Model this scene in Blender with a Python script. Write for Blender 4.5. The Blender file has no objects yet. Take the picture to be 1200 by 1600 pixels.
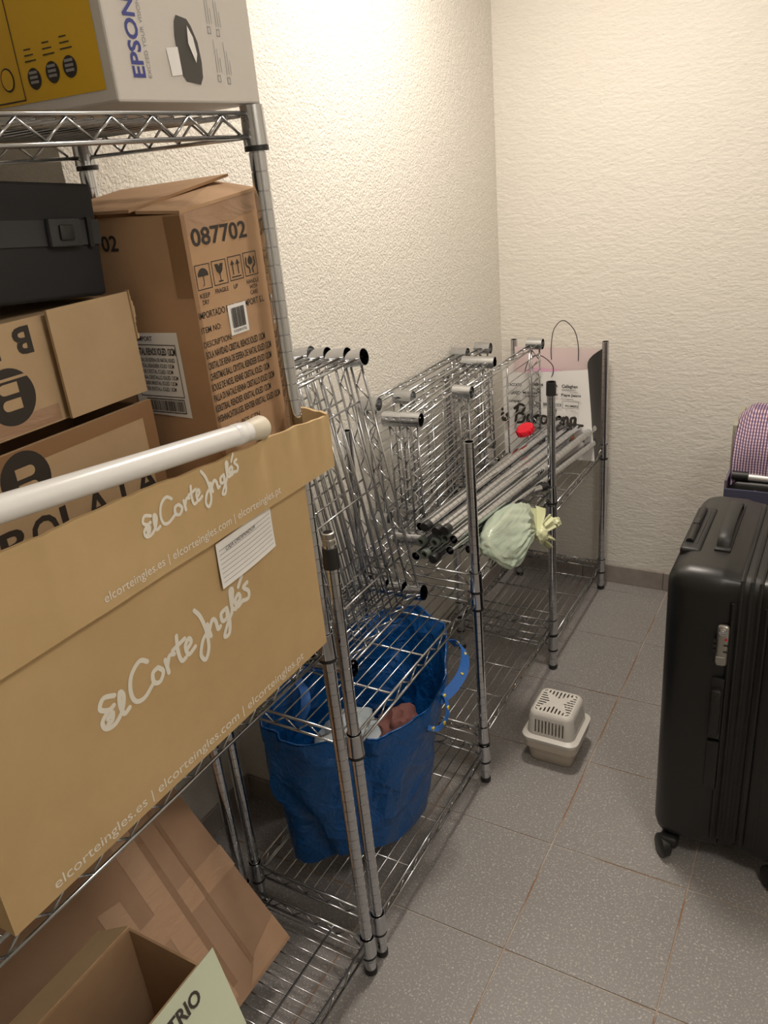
import bpy, bmesh, math, random
from mathutils import Vector, Matrix, noise
random.seed(4)
S = bpy.context.scene
C = S.collection

# ------------------------------------------------------------------ camera
yaw, pitch, roll = 0.5503, 0.409, -0.0978
fw = Vector((-math.sin(yaw)*math.cos(pitch), math.cos(yaw)*math.cos(pitch), -math.sin(pitch)))
r0 = Vector((math.cos(yaw), math.sin(yaw), 0)); u0 = r0.cross(fw)
rt = math.cos(roll)*r0 + math.sin(roll)*u0
up = -math.sin(roll)*r0 + math.cos(roll)*u0
cam = bpy.data.cameras.new('camera'); co = bpy.data.objects.new('camera', cam); C.objects.link(co)
M = Matrix((rt, up, -fw)).transposed().to_4x4(); M.translation = Vector((0.7547, -1.2502, 1.6391))
co.matrix_world = M
cam.sensor_fit = 'VERTICAL'; cam.sensor_height = 24; cam.lens = 1256.86*24/1600
cam.clip_start = 0.02
S.camera = co
# ------------------------------------------------------------------ light
w = bpy.data.worlds.new('world'); S.world = w; w.use_nodes = True
w.node_tree.nodes['Background'].inputs[0].default_value = (0.9, 0.85, 0.8, 1)
w.node_tree.nodes['Background'].inputs[1].default_value = 0.3
def lamp(name, loc, size, power, col, target=None):
    l = bpy.data.lights.new(name, 'AREA'); l.shape = 'DISK'; l.size = size; l.energy = power; l.color = col
    o = bpy.data.objects.new(name, l); C.objects.link(o); o.location = loc
    if target is not None:
        o.rotation_euler = (Vector(target)-Vector(loc)).to_track_quat('-Z', 'Y').to_euler()
    return o
lamp('ceiling_lamp', (0.12, 0.68, 2.44), 0.28, 21, (1.0, 0.905, 0.80))
lamp('fill_light', (1.3, -0.75, 2.44), 0.45, 12, (1.0, 0.94, 0.87))  # unseen fill light, added to brighten faces turned towards the aisle
S.view_settings.view_transform = 'Standard'; S.view_settings.look = 'None'
S.view_settings.gamma = 1; S.view_settings.use_curve_mapping = False
S.view_settings.exposure = 0.13

# ------------------------------------------------------------------ materials
def mat(name, col, rough=0.6, metal=0.0, **k):
    m = bpy.data.materials.new(name); m.use_nodes = True
    b = m.node_tree.nodes['Principled BSDF']
    b.inputs['Base Color'].default_value = (*col, 1); b.inputs['Roughness'].default_value = rough
    b.inputs['Metallic'].default_value = metal
    for a, v in k.items(): b.inputs[a.replace('_', ' ')].default_value = v
    return m
def nodes(m): return m.node_tree.nodes, m.node_tree.links, m.node_tree.nodes['Principled BSDF']
def coords(m):
    n, l, b = nodes(m); return n.new('ShaderNodeTexCoord').outputs['Object']
def noise_node(m, scale, detail=4, rough=0.5, dist=0.0, vec=None, stretch=None):
    n, l, b = nodes(m); t = n.new('ShaderNodeTexNoise')
    t.inputs['Scale'].default_value = scale; t.inputs['Detail'].default_value = detail
    t.inputs['Roughness'].default_value = rough; t.inputs['Distortion'].default_value = dist
    v = vec or coords(m)
    if stretch:
        mp = n.new('ShaderNodeMapping'); mp.inputs['Scale'].default_value = stretch; l.new(v, mp.inputs['Vector']); v = mp.outputs[0]
    l.new(v, t.inputs['Vector']); return t.outputs['Fac']
def ramp(m, fac, stops):
    n, l, b = nodes(m); r = n.new('ShaderNodeValToRGB'); l.new(fac, r.inputs[0])
    e = r.color_ramp.elements
    while len(e) < len(stops): e.new(0.5)
    for q, (p, c) in zip(e, stops): q.position = p; q.color = (*c, 1)
    return r.outputs[0]
def bump(m, fac, strength, dist, prev=None):
    n, l, b = nodes(m); u = n.new('ShaderNodeBump'); u.inputs['Strength'].default_value = strength
    u.inputs['Distance'].default_value = dist; l.new(fac, u.inputs['Height'])
    if prev: l.new(prev, u.inputs['Normal'])
    l.new(u.outputs[0], b.inputs['Normal']); return u.outputs[0]
def mixc(m, fac, a, c):
    n, l, b = nodes(m); x = n.new('ShaderNodeMix'); x.data_type = 'RGBA'
    l.new(fac, x.inputs[0])
    for s, v in ((x.inputs[6], a), (x.inputs[7], c)):
        if isinstance(v, tuple): s.default_value = (*v, 1)
        else: l.new(v, s)
    return x.outputs[2]

def stucco(name, stretch, scale, strength):
    m = mat(name, (.8, .76, .66), .85)
    n, l, b = nodes(m)
    a = noise_node(m, scale, 4, .6, .15, stretch=stretch)
    c = noise_node(m, scale*.35, 3, .5, .3, stretch=stretch)
    pits = ramp(m, a, [(.38, (0, 0, 0)), (.62, (1, 1, 1))])
    p = bump(m, pits, strength, .0035)
    bump(m, c, .35, .007, p)
    st = noise_node(m, 1.1, 3, .5)
    l.new(ramp(m, st, [(.3, (.745, .71, .64)), (.7, (.785, .75, .68))]), b.inputs['Base Color'])
    return m
m_wall_l = stucco('cream_stucco_grainy', (1, 1, 1), 165, .6)
m_wall_b = stucco('cream_stucco_smeared', (.55, 1, 1.2), 85, .34)
m_ceil = mat('ceiling_white', (.82, .8, .75), .9)
m_grout = mat('grout', (.34, .24, .16), .9)
n, l, b = nodes(m_grout)
l.new(ramp(m_grout, noise_node(m_grout, 3.5, 3), [(.42, (.33, .18, .09)), (.56, (.52, .46, .40))]), b.inputs['Base Color'])
m_tile = mat('speckled_grey_tile', (.4, .36, .33), .42)
n, l, b = nodes(m_tile)
g = n.new('ShaderNodeNewGeometry'); pos = g.outputs['Position']
base = ramp(m_tile, noise_node(m_tile, 2.2, 4, vec=pos), [(.3, (.250, .236, .228)), (.7, (.290, .273, .263))])
sp = ramp(m_tile, noise_node(m_tile, 210, 2, .6, .4, vec=pos), [(.56, (0, 0, 0)), (.66, (1, 1, 1))])
c1 = mixc(m_tile, sp, base, (.50, .475, .44))
sp2 = ramp(m_tile, noise_node(m_tile, 330, 2, .5, vec=pos), [(.62, (0, 0, 0)), (.72, (1, 1, 1))])
l.new(mixc(m_tile, sp2, c1, (.22, .19, .17)), b.inputs['Base Color'])
bump(m_tile, noise_node(m_tile, 160, 2, vec=pos), .12, .001)
m_base = mat('baseboard_tile', (.36, .30, .26), .5)
n, l, b = nodes(m_base)
l.new(ramp(m_base, noise_node(m_base, 30, 4), [(.3, (.27, .235, .21)), (.7, (.33, .29, .26))]), b.inputs['Base Color'])
m_chrome = mat('chrome', (.60, .615, .64), .09, 1)
m_wire = mat('chromed_wire', (.50, .51, .525), .20, 1)
m_black = mat('black_plastic', (.015, .015, .015), .45)
m_rubber = mat('grey_green_plastic', (.12, .14, .12), .5)
def card(name, col, col2):
    m = mat(name, col, .78); n, l, b = nodes(m)
    l.new(ramp(m, noise_node(m, 9, 5, .6), [(.3, col), (.7, col2)]), b.inputs['Base Color'])
    p = bump(m, noise_node(m, 120, 2, stretch=(1, .15, 1)), .15, .001)
    bump(m, noise_node(m, 14, 3), .25, .006, p)
    return m
m_card_y = card('ochre_cardboard', (.50, .345, .165), (.56, .39, .195))
m_card_b = card('brown_cardboard', (.36, .225, .125), (.42, .265, .15))
m_card_o = card('reddish_cardboard', (.43, .26, .14), (.50, .31, .17))
m_card_t = card('tan_cardboard', (.46, .32, .18), (.52, .37, .215))
m_card_d = card('dull_brown_cardboard', (.29, .175, .105), (.34, .21, .13))
m_tape = mat('clear_tape', (.40, .25, .155), .14)
m_tape2 = mat('brown_tape', (.30, .17, .085), .3)
m_tape3 = mat('brown_shiny_tape', (.25, .145, .085), .12)
bump(m_tape3, noise_node(m_tape3, 30, 3, .5, 1.5, stretch=(1, .3, 1)), .35, .006)
bump(m_tape, noise_node(m_tape, 34, 3, .5, 1.5, stretch=(1, .3, 1)), .35, .006)
m_whiteink = mat('white_print', (.80, .76, .66), .6)
m_ink = mat('black_print', (.035, .028, .022), .7)
m_greyink = mat('grey_print', (.30, .29, .28), .7)
m_blueink = mat('blue_print', (.05, .06, .26), .6)
m_white = mat('white_paper', (.84, .82, .79), .7)
m_pink = mat('pink_paper', (.72, .60, .58), .7)
m_carton = mat('pale_grey_carton', (.62, .58, .53), .5)
m_yellow = mat('yellow_print', (.72, .43, .01), .5)
m_rod = mat('white_enamel', (.80, .79, .77), .25)
m_cap = mat('ivory_rubber', (.66, .60, .48), .5)
m_bluebag = mat('blue_woven_plastic', (.003, .075, .27), .3)
n, l, b = nodes(m_bluebag)
vo = n.new('ShaderNodeTexVoronoi'); vo.feature = 'DISTANCE_TO_EDGE'; vo.inputs['Scale'].default_value = 11; l.new(coords(m_bluebag), vo.inputs['Vector'])
pb = bump(m_bluebag, ramp(m_bluebag, vo.outputs['Distance'], [(.0, (1, 1, 1)), (.22, (0, 0, 0))]), .45, .010)
bump(m_bluebag, noise_node(m_bluebag, 18, 4, .6, 1.6), .6, .014, pb)
m_strap = mat('blue_webbing', (.02, .12, .42), .6)
m_strapy = mat('yellow_webbing_mark', (.65, .50, .05), .6)
m_film = mat('pale_plastic_film', (.50, .56, .60), .35)
m_maroon = mat('maroon_fabric', (.16, .06, .05), .8)
m_greenbag = mat('pale_green_film', (.40, .47, .375), .28)
n, l, b = nodes(m_greenbag)
b.inputs['Subsurface Weight'].default_value = .15
bump(m_greenbag, noise_node(m_greenbag, 26, 3, .5, 1.0, stretch=(1, .25, 1)), .5, .01)
m_greenknot = mat('yellow_green_film', (.66, .68, .42), .35)
m_red = mat('red_plastic', (.72, .01, .03), .3)
m_suit = mat('black_polycarbonate', (.009, .0088, .0085), .36)
n, l, b = nodes(m_suit)
ck = n.new('ShaderNodeTexChecker'); ck.inputs['Scale'].default_value = 520; l.new(coords(m_suit), ck.inputs[0])
bump(m_suit, ck.outputs['Fac'], .15, .0006)
m_suitmat = mat('black_matte_trim', (.012, .012, .0115), .5)
m_lock = mat('lock_metal', (.42, .40, .37), .35, .9)
m_pet = mat('offwhite_plastic', (.66, .63, .58), .38)
m_petb = mat('cream_plastic', (.58, .52, .43), .42)
m_lilac = mat('lilac_fabric', (.13, .105, .145), .85)
m_olive = mat('olive_board', (.33, .32, .24), .6)
m_navy = mat('dark_blue_fabric', (.05, .05, .09), .85)
m_silver = mat('silver_bar', (.75, .73, .70), .35, .6)
m_case = mat('black_case_fabric', (.012, .012, .014), .7)
m_casestrap = mat('dark_grey_webbing', (.035, .035, .038), .6)
m_mint = mat('mint_card', (.52, .56, .42), .6)
m_orange = mat('orange_tape', (.75, .26, .10), .5)
m_shirt = mat('checked_cloth', (.5, .4, .45), .9)
n, l, b = nodes(m_shirt)
cc = coords(m_shirt)
def stripes(axis, sc):
    wv = n.new('ShaderNodeTexWave'); wv.wave_type = 'BANDS'; wv.bands_direction = axis
    wv.inputs['Scale'].default_value = sc; wv.inputs['Distortion'].default_value = 1.0; wv.inputs['Detail Scale'].default_value = .6
    l.new(cc, wv.inputs['Vector']); return ramp(m_shirt, wv.outputs['Fac'], [(.42, (0, 0, 0)), (.58, (1, 1, 1))])
ca = mixc(m_shirt, stripes('X', 42), (.10, .06, .12), (.62, .46, .50))
l.new(mixc(m_shirt, stripes('Z', 42), mixc(m_shirt, stripes('X', 42), (.08, .05, .12), (.34, .24, .32)), ca), b.inputs['Base Color'])

# ------------------------------------------------------------------ mesh helpers
def bx(bm, x0, x1, y0, y1, z0, z1, Mx=None):
    vs = [bm.verts.new((x, y, z)) for x in (x0, x1) for y in (y0, y1) for z in (z0, z1)]
    for f in ((0, 1, 3, 2), (4, 6, 7, 5), (0, 4, 5, 1), (2, 3, 7, 6), (0, 2, 6, 4), (1, 5, 7, 3)):
        bm.faces.new([vs[i] for i in f])
    if Mx is not None: bmesh.ops.transform(bm, matrix=Mx, verts=vs)
    return vs
def basis(d):
    d = Vector(d).normalized(); a = Vector((0, 0, 1)) if abs(d.z) < .9 else Vector((1, 0, 0))
    u = d.cross(a).normalized(); return u, d.cross(u).normalized()
def tube(bm, pts, r, seg=6, cap=True):
    pts = [Vector(p) for p in pts]; rings = []
    for i, p in enumerate(pts):
        d = (pts[min(i+1, len(pts)-1)] - pts[max(i-1, 0)]); u, v = basis(d)
        if rings:
            pu = rings[-1][1]; d = d.normalized(); u = (pu - d*pu.dot(d)).normalized(); v = d.cross(u)
        rr = r[i] if isinstance(r, (list, tuple)) else r
        rings.append(([bm.verts.new(p + rr*(math.cos(2*math.pi*k/seg)*u + math.sin(2*math.pi*k/seg)*v)) for k in range(seg)], u))
    for (a, _), (c, _) in zip(rings, rings[1:]):
        for k in range(seg): bm.faces.new((a[k], a[(k+1) % seg], c[(k+1) % seg], c[k]))
    if cap:
        bm.faces.new(rings[0][0][::-1]); bm.faces.new(rings[-1][0])
def lathe(bm, prof, seg=16, o=(0, 0, 0), closed=False):
    o = Vector(o); rings = [[bm.verts.new(o + Vector((r*math.cos(2*math.pi*k/seg), r*math.sin(2*math.pi*k/seg), z))) for k in range(seg)] for r, z in prof]
    if closed: rings.append(rings[0])
    for a, c in zip(rings, rings[1:]):
        for k in range(seg): bm.faces.new((a[k], a[(k+1) % seg], c[(k+1) % seg], c[k]))
def obj(name, bm, m, parent=None, world=True, smooth=False, loc=None):
    """link bm as one mesh object; vertices in world space are shifted to the root's frame when world=True"""
    root = parent
    while root is not None and root.parent is not None: root = root.parent
    if world and root is not None:
        bmesh.ops.transform(bm, matrix=root.matrix_basis.inverted(), verts=bm.verts)
    bmesh.ops.recalc_face_normals(bm, faces=bm.faces)
    me = bpy.data.meshes.new(name); bm.to_mesh(me); bm.free(); me.materials.append(m)
    if smooth:
        for p in me.polygons: p.use_smooth = True
        try: me.set_sharp_from_angle(angle=math.radians(40))
        except Exception: pass
    o = bpy.data.objects.new(name, me); C.objects.link(o)
    if parent: o.parent = parent
    if loc: o.location = loc
    return o
def again(name, me, parent, loc):
    o = bpy.data.objects.new(name, me); C.objects.link(o); o.parent = parent; o.location = loc; return o
def tag(o, label, cat, group=None):
    o['label'] = label; o['category'] = cat
    if group: o['group'] = group
    return o
def thing(name, label, cat, loc=(0, 0, 0), group=None):
    o = bpy.data.objects.new(name, None); C.objects.link(o); o.location = loc; o.empty_display_size = .05
    o.matrix_basis = Matrix.Translation(loc)
    return tag(o, label, cat, group)
def struct(name, bm, m, parent=None):
    o = obj(name, bm, m, parent); 
    if parent is None: o['kind'] = 'structure'
    return o
def copy_tree(o, parent=None):
    c = o.copy(); C.objects.link(c); c.parent = parent
    for ch in list(o.children): copy_tree(ch, c)
    return c
def rbox(bm, x0, x1, y0, y1, z0, z1, r, seg=3, Mx=None):
    t = bmesh.new(); bx(t, x0, x1, y0, y1, z0, z1)
    bmesh.ops.bevel(t, geom=list(t.edges), offset=r, segments=seg, affect='EDGES', profile=.5)
    if Mx is not None: bmesh.ops.transform(t, matrix=Mx, verts=t.verts)
    me = bpy.data.meshes.new('t'); t.to_mesh(me); t.free(); bm.from_mesh(me); bpy.data.meshes.remove(me)
def B(): return bmesh.new()

# flat print on a plane: o origin, u right, v up
class Plane:
    def __init__(s, o, u, v, eps=.0007):
        s.o = Vector(o); s.u = Vector(u).normalized(); s.v = Vector(v).normalized(); s.n = s.u.cross(s.v); s.e = eps
    def __call__(s, a, b_, k=1): return s.o + s.u*a + s.v*b_ + s.n*s.e*k
def smooth_line(pts, n=5):
    if len(pts) < 3: return pts
    out = []; P = [pts[0]] + list(pts) + [pts[-1]]
    for i in range(1, len(P)-2):
        p0, p1, p2, p3 = P[i-1:i+3]
        for k in range(n):
            t = k/n
            out.append(tuple(.5*((2*p1[j]) + (-p0[j]+p2[j])*t + (2*p0[j]-5*p1[j]+4*p2[j]-p3[j])*t*t + (-p0[j]+3*p1[j]-3*p2[j]+p3[j])*t**3) for j in (0, 1)))
    out.append(tuple(pts[-1])); return out
def ribbon(bm, pl, pts, w_, k=1, caps=True):
    P = [Vector(p) for p in pts]; prev = None
    for i, p in enumerate(P):
        d = P[min(i+1, len(P)-1)] - P[max(i-1, 0)]
        if d.length < 1e-9: continue
        nrm = Vector((-d.y, d.x)).normalized()*w_*.5; kk = k+.012*i
        cur = (p.x+nrm.x, p.y+nrm.y, p.x-nrm.x, p.y-nrm.y)
        if prev:
            q = [(prev[0], prev[1]), (prev[2], prev[3]), (cur[2], cur[3]), (cur[0], cur[1])]
            ar = sum(q[j][0]*q[(j+1) % 4][1]-q[(j+1) % 4][0]*q[j][1] for j in range(4))
            bm.faces.new([bm.verts.new(pl(x_, y_, kk)) for x_, y_ in (q if ar > 0 else q[::-1])])
            if caps and i < len(P)-1: disc(bm, pl, p.x, p.y, w_*.5, w_*.5, kk+.004, 10)
        prev = cur
    if caps:
        for p in (P[0], P[-1]): disc(bm, pl, p.x, p.y, w_*.5, w_*.5, k+.012*len(P)+.01, 10)
def disc(bm, pl, cx, cy, rx, ry, k=1, n_=20):
    bm.faces.new([bm.verts.new(pl(cx+rx*math.cos(2*math.pi*i/n_), cy+ry*math.sin(2*math.pi*i/n_), k)) for i in range(n_)])
def poly(bm, pl, pts, k=1): bm.faces.new([bm.verts.new(pl(x, y, k)) for x, y in pts])
def rect(bm, pl, x0, y0, x1, y1, k=1): poly(bm, pl, [(x0, y0), (x1, y0), (x1, y1), (x0, y1)], k)
def frame2(bm, pl, x0, y0, x1, y1, t, k=1):
    rect(bm, pl, x0, y0, x1, y0+t, k); rect(bm, pl, x0, y1-t, x1, y1, k); rect(bm, pl, x0, y0, x0+t, y1, k); rect(bm, pl, x1-t, y0, x1, y1, k)
def text_mesh(body, bold=0.0, shear=0.0, spacing=1.0):
    cu = bpy.data.curves.new('t', 'FONT'); cu.body = body; cu.offset = bold; cu.shear = shear; cu.space_character = spacing
    cu.resolution_u = 3
    o = bpy.data.objects.new('t', cu); C.objects.link(o)
    dg = bpy.context.evaluated_depsgraph_get(); me = bpy.data.meshes.new_from_object(o.evaluated_get(dg))
    bpy.data.objects.remove(o); bpy.data.curves.remove(cu); return me
def put_text(bm, pl, body, x0, y0, width, height, k=1, **kw):
    """lettering scaled so that the whole string fills width x height"""
    me = text_mesh(body, **kw); vs = [v.co for v in me.vertices]
    if not vs: return
    ax = min(v.x for v in vs); bx_ = max(v.x for v in vs); ay = min(v.y for v in vs); by = max(v.y for v in vs)
    nv = [bm.verts.new(pl(x0+(v.x-ax)/(bx_-ax)*width, y0+(v.y-ay)/(by-ay)*height, k)) for v in vs]
    for p in me.polygons:
        try: bm.faces.new([nv[i] for i in p.vertices])
        except ValueError: pass
    bpy.data.meshes.remove(me)
def flat(name, bm, m, parent): 
    root = parent
    while root.parent is not None: root = root.parent
    bmesh.ops.transform(bm, matrix=root.matrix_basis.inverted(), verts=bm.verts)
    me = bpy.data.meshes.new(name); bm.to_mesh(me); bm.free(); me.materials.append(m)
    o = bpy.data.objects.new(name, me); C.objects.link(o); o.parent = parent; return o

# ------------------------------------------------------------------ room
XW, XR, XN, YB, YF, YS, ZC = -.42, 1.5, -.60, 1.648, -2.3, .07, 2.46
bm = B()   # the wall face steps back into a low niche near the floor
prof = [(YS, 0), (YB+.1, 0), (YB+.1, ZC), (-.245, ZC), (-.245, .93), (YS, .93)]
lo = [bm.verts.new((XW-.25, y, z)) for y, z in prof]; hi = [bm.verts.new((XW, y, z)) for y, z in prof]
bm.faces.new(lo); bm.faces.new(hi[::-1])
for k in range(6): bm.faces.new((lo[k], lo[(k+1) % 6], hi[(k+1) % 6], hi[k]))
struct('wall_left', bm, m_wall_l)
bm = B(); bx(bm, XN-.1, XN, YF, YS, 0, ZC); struct('wall_left_recess', bm, m_wall_l)
bm = B(); bx(bm, XW, XR, YB, YB+.1, 0, ZC); struct('wall_back', bm, m_wall_b)
bm = B(); bx(bm, XR, XR+.1, YF, YB+.1, 0, ZC); struct('wall_right', bm, m_wall_b)
bm = B(); bx(bm, XN, XR, YF-.1, YF, 0, ZC); struct('wall_front', bm, m_wall_b)
bm = B(); bx(bm, XN-.1, XR+.1, YF-.1, YB+.1, ZC, ZC+.1); struct('ceiling', bm, m_ceil)
bm = B(); bx(bm, XN-.1, XR+.1, YF-.1, YB+.1, -.06, -.0022); floor = struct('floor', bm, m_grout)
s, tx, ty, gp = .3325, .243, -.087, .0016
protos = {}
for i in range(-3, 5):
    for j in range(-7, 6):
        x0, x1 = max(tx+i*s+gp, XN), min(tx+(i+1)*s-gp, XR); y0, y1 = max(ty+j*s+gp, YF), min(ty+(j+1)*s-gp, YB)
        if x1-x0 < .02 or y1-y0 < .02: continue
        key = (round(x1-x0, 4), round(y1-y0, 4))
        if key not in protos:
            bm = B(); rbox(bm, 0, x1-x0, 0, y1-y0, -.008, 0, .0008, 1)
            me = bpy.data.meshes.new('tile'); bmesh.ops.recalc_face_normals(bm, faces=bm.faces); bm.to_mesh(me); bm.free(); me.materials.append(m_tile); protos[key] = me
        again('tile', protos[key], floor, (x0, y0, random.uniform(-.0004, .0003)))
def baseboard(name, runs):
    root = None
    for (x0, x1, y0, y1, along) in runs:
        L = (x1-x0) if along == 'x' else (y1-y0); k = max(1, round(L/.333)); st = L/k
        for q in range(k):
            bm = B()
            if along == 'x': rbox(bm, x0+q*st+.0008, x0+(q+1)*st-.0008, y0, y1, 0, .076, .002, 2)
            else: rbox(bm, x0, x1, y0+q*st+.0008, y0+(q+1)*st-.0008, 0, .076, .002, 2)
            if root is None: root = struct(name, bm, m_base)
            else: obj('baseboard_tile', bm, m_base, root)
    return root
baseboard('baseboard_left', [(XW, XW+.009, YS-.009, YB, 'y')])
baseboard('baseboard_left_recess', [(XN, XN+.009, YF, YS, 'y'), (XN+.009, XW+.009, YS-.009, YS, 'x')])
baseboard('baseboard_back', [(XW+.009, XR, YB-.009, YB, 'x')])
baseboard('baseboard_right', [(XR-.009, XR, YF, YB-.009, 'y')])

# ------------------------------------------------------------------ wire shelves
RS = .0165
def sleeve_mesh(r0=.0176, r1=.0160, z0=-.040, z1=.010):
    bm = B(); lathe(bm, [(r0, z0), (r1, z1), (r1-.0014, z1), (r0-.0014, z0)], 24, closed=True)
    me = bpy.data.meshes.new('corner_sleeve'); bmesh.ops.recalc_face_normals(bm, faces=bm.faces); bm.to_mesh(me); bm.free(); me.materials.append(m_chrome)
    for p in me.polygons: p.use_smooth = True
    me.set_sharp_from_angle(angle=math.radians(40)); return me
SLEEVE = sleeve_mesh(); LOOSE = sleeve_mesh(.0200, .0188, -.042, .012)
_bar = {}
def bar(L, r, axis, m=None):
    key = (round(L, 4), r, axis)
    if key not in _bar:
        bm = B(); tube(bm, [(0, 0, 0), (L, 0, 0) if axis == 'x' else (0, L, 0)], r, 6)
        me = bpy.data.meshes.new('bar'); bmesh.ops.recalc_face_normals(bm, faces=bm.faces); bm.to_mesh(me); bm.free(); me.materials.append(m or m_wire)
        for p in me.polygons: p.use_smooth = True
        _bar[key] = me
    return _bar[key]
_frames = {}
def frame_mesh(L, W):
    """rails along x (length L) and y (width W) between corner sleeves, upper rail z=0, lower z=-.03, zigzag truss"""
    key = (round(L, 4), round(W, 4))
    if key in _frames: return _frames[key]
    bm = B()
    def side(p, q):
        p, q = Vector(p), Vector(q); d = (q-p).normalized(); a, c = p+d*RS, q-d*RS
        for z in (0, -.029): tube(bm, [a+Vector((0, 0, z)), c+Vector((0, 0, z))], .0030, 8)
        n_ = max(2, round((c-a).length/.068)); pts = []
        for i in range(n_*2+1):
            pts.append(a+(c-a)*(.02+.96*i/(2*n_))+Vector((0, 0, -.003 if i % 2 else -.026)))
        for u_, v_ in zip(pts, pts[1:]): tube(bm, [u_, v_], .0020, 5)
    side((0, 0, 0), (L, 0, 0)); side((0, W, 0), (L, W, 0)); side((0, 0, 0), (0, W, 0)); side((L, 0, 0), (L, W, 0))
    me = bpy.data.meshes.new('frame'); bmesh.ops.recalc_face_normals(bm, faces=bm.faces); bm.to_mesh(me); bm.free(); me.materials.append(m_wire)
    for p in me.polygons: p.use_smooth = True
    _frames[key] = me; return me
def shelf_parts(host, L, W, wires, nw, nb, sl=None, wz=.0042):
    """host carries wires / cross bars / sleeves; wires='x' means wires run along x"""
    if wires == 'x':
        for i in range(nw): again('wire', bar(L-.004, .0017, 'x'), host, (.002, W*(i+1)/(nw+1), wz))
        for i in range(nb): again('cross_bar', bar(W, .0026, 'y'), host, (L*(i+.5)/nb if nb > 1 else L/2, 0, .0001))
    else:
        for i in range(nw): again('wire', bar(W-.004, .0017, 'y'), host, (L*(i+1)/(nw+1), .002, wz))
        for i in range(nb): again('cross_bar', bar(L, .0026, 'x'), host, (0, W*(i+1)/(nb+1), .0001))
    for x in (0, L):
        for y in (0, W): again('corner_sleeve', sl or SLEEVE, host, (x, y, 0))
_posts = {}
def post_mesh(Ln, grooves=True, top='open', foot=True):
    key = (round(Ln, 3), grooves, top, foot)
    if key in _posts: return _posts[key]
    r = .0125; prof = [(.0105, .001), (r, .001)]
    if grooves:
        z = .030
        while z < Ln-.012:
            prof += [(r, z-.0009), (r-.0011, z-.0004), (r-.0011, z+.0004), (r, z+.0009)]; z += .0254
    prof += [(r, Ln-.0005), (r-.0005, Ln), (r-.0016, Ln), (r-.0016, Ln-.05)]
    bm = B(); lathe(bm, prof, 16)
    if top == 'closed': bm.faces.new([bm.verts.new((r*math.cos(a*math.pi/8)*.99, r*math.sin(a*math.pi/8)*.99, Ln-.001)) for a in range(16)])
    bm.faces.new([bm.verts.new((.0109*math.cos(a*math.pi/8), .0109*math.sin(a*math.pi/8), Ln-.045)) for a in range(16)])
    me = bpy.data.meshes.new('post'); bmesh.ops.recalc_face_normals(bm, faces=bm.faces); bm.to_mesh(me); bm.free(); me.materials.append(m_chrome)
    for p in me.polygons: p.use_smooth = True
    me.set_sharp_from_angle(angle=math.radians(40)); _posts[key] = me; return me
def mk(name, fn, m, smooth=True):
    bm = B(); fn(bm); me = bpy.data.meshes.new(name); bmesh.ops.recalc_face_normals(bm, faces=bm.faces); bm.to_mesh(me); bm.free(); me.materials.append(m)
    if smooth:
        for p in me.polygons: p.use_smooth = True
        me.set_sharp_from_angle(angle=math.radians(40))
    return me
FOOT = mk('leveling_foot', lambda b_: (lathe(b_, [(0.0001, 0), (.011, 0), (.0142, .003), (.0142, .014), (.0130, .0165), (.0001, .0165)], 16)), m_black)
CLIP = mk('split_clip', lambda b_: lathe(b_, [(.0127, -.0475), (.0172, -.0475), (.0172, -.0405), (.0127, -.0405)], 16, closed=True), m_black)
PCAP = mk('black_sleeve', lambda b_: lathe(b_, [(.0126, -.040), (.0152, -.040), (.0142, 0), (.0126, 0)], 16, closed=True), m_black)
THREAD = mk('threaded_end', lambda b_: lathe(b_, [(.0118, -.01), (.0118, .006), (.0110, .0065), (.0118, .008), (.0110, .0095), (.0118, .011), (.0118, .020), (.0090, .021), (.0090, -.01)], 16), m_lock)
def add_post(unit, x, y, H, foot=True):
    p = again('post', post_mesh(H-.012), unit, (x, y, .012))
    again('leveling_foot', FOOT, p, (0, 0, -.012))
    return p
def add_shelf(unit, x, y, z, Lx, Ly, wires, nw, nb, wz=.0042):
    f = again('shelf', frame_mesh(Lx, Ly), unit, (x, y, z)); shelf_parts(f, Lx, Ly, wires, nw, nb, None, wz)
    for a in (0, Lx):
        for c in (0, Ly): again('split_clip', CLIP, f, (a, c, 0))
    return f
D = .341
# tall unit nearest the camera
yA0, yA1 = -1.163, -.263
ua = thing('wire_shelving_unit', 'tall chrome wire shelving unit in the foreground loaded with cardboard boxes', 'shelving', (0, 0, 0))
for x, y in ((0, yA1), (-D, yA1-.003), (0, yA0), (-D, yA0)): add_post(ua, x, y, 1.722)
for z in (.100, .872, 1.716): add_shelf(ua, -D, yA0, z, D, yA1-yA0, 'x', 34, 2, -.0045)
# low run of three bays
y2, y3, y4, y5 = -.214, .391, .985, 1.576
ub = thing('wire_shelving_unit', 'low chrome wire shelving run of three joined bays, holding spare shelves and poles', 'shelving', (0, 0, 0))
tops = {y2: 1.035, y3: 1.020, y4: 1.003, y5: .992}
for y in (y2, y3, y4, y5):
    p = add_post(ub, 0, y, tops[y])
    if y == y4: again('black_sleeve', PCAP, p, (0, 0, tops[y]-.010))
    if y == y2: again('black_sleeve', PCAP, p, (0, 0, tops[y]-.018)); again('threaded_end', THREAD, p, (0, 0, tops[y]-.010))
    add_post(ub, -D, y, tops[y] if y != y2 else 1.0)
for z in (.118, .612): add_shelf(ub, -D, y2, z, D, y3-y2, 'y', 11, 3)
for z in (.183, .663): add_shelf(ub, -D, y3, z, D, y4-y3, 'y', 11, 3)
for z in (.122, .600): add_shelf(ub, -D, y4, z, D, y5-y4, 'y', 11, 3)

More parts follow.
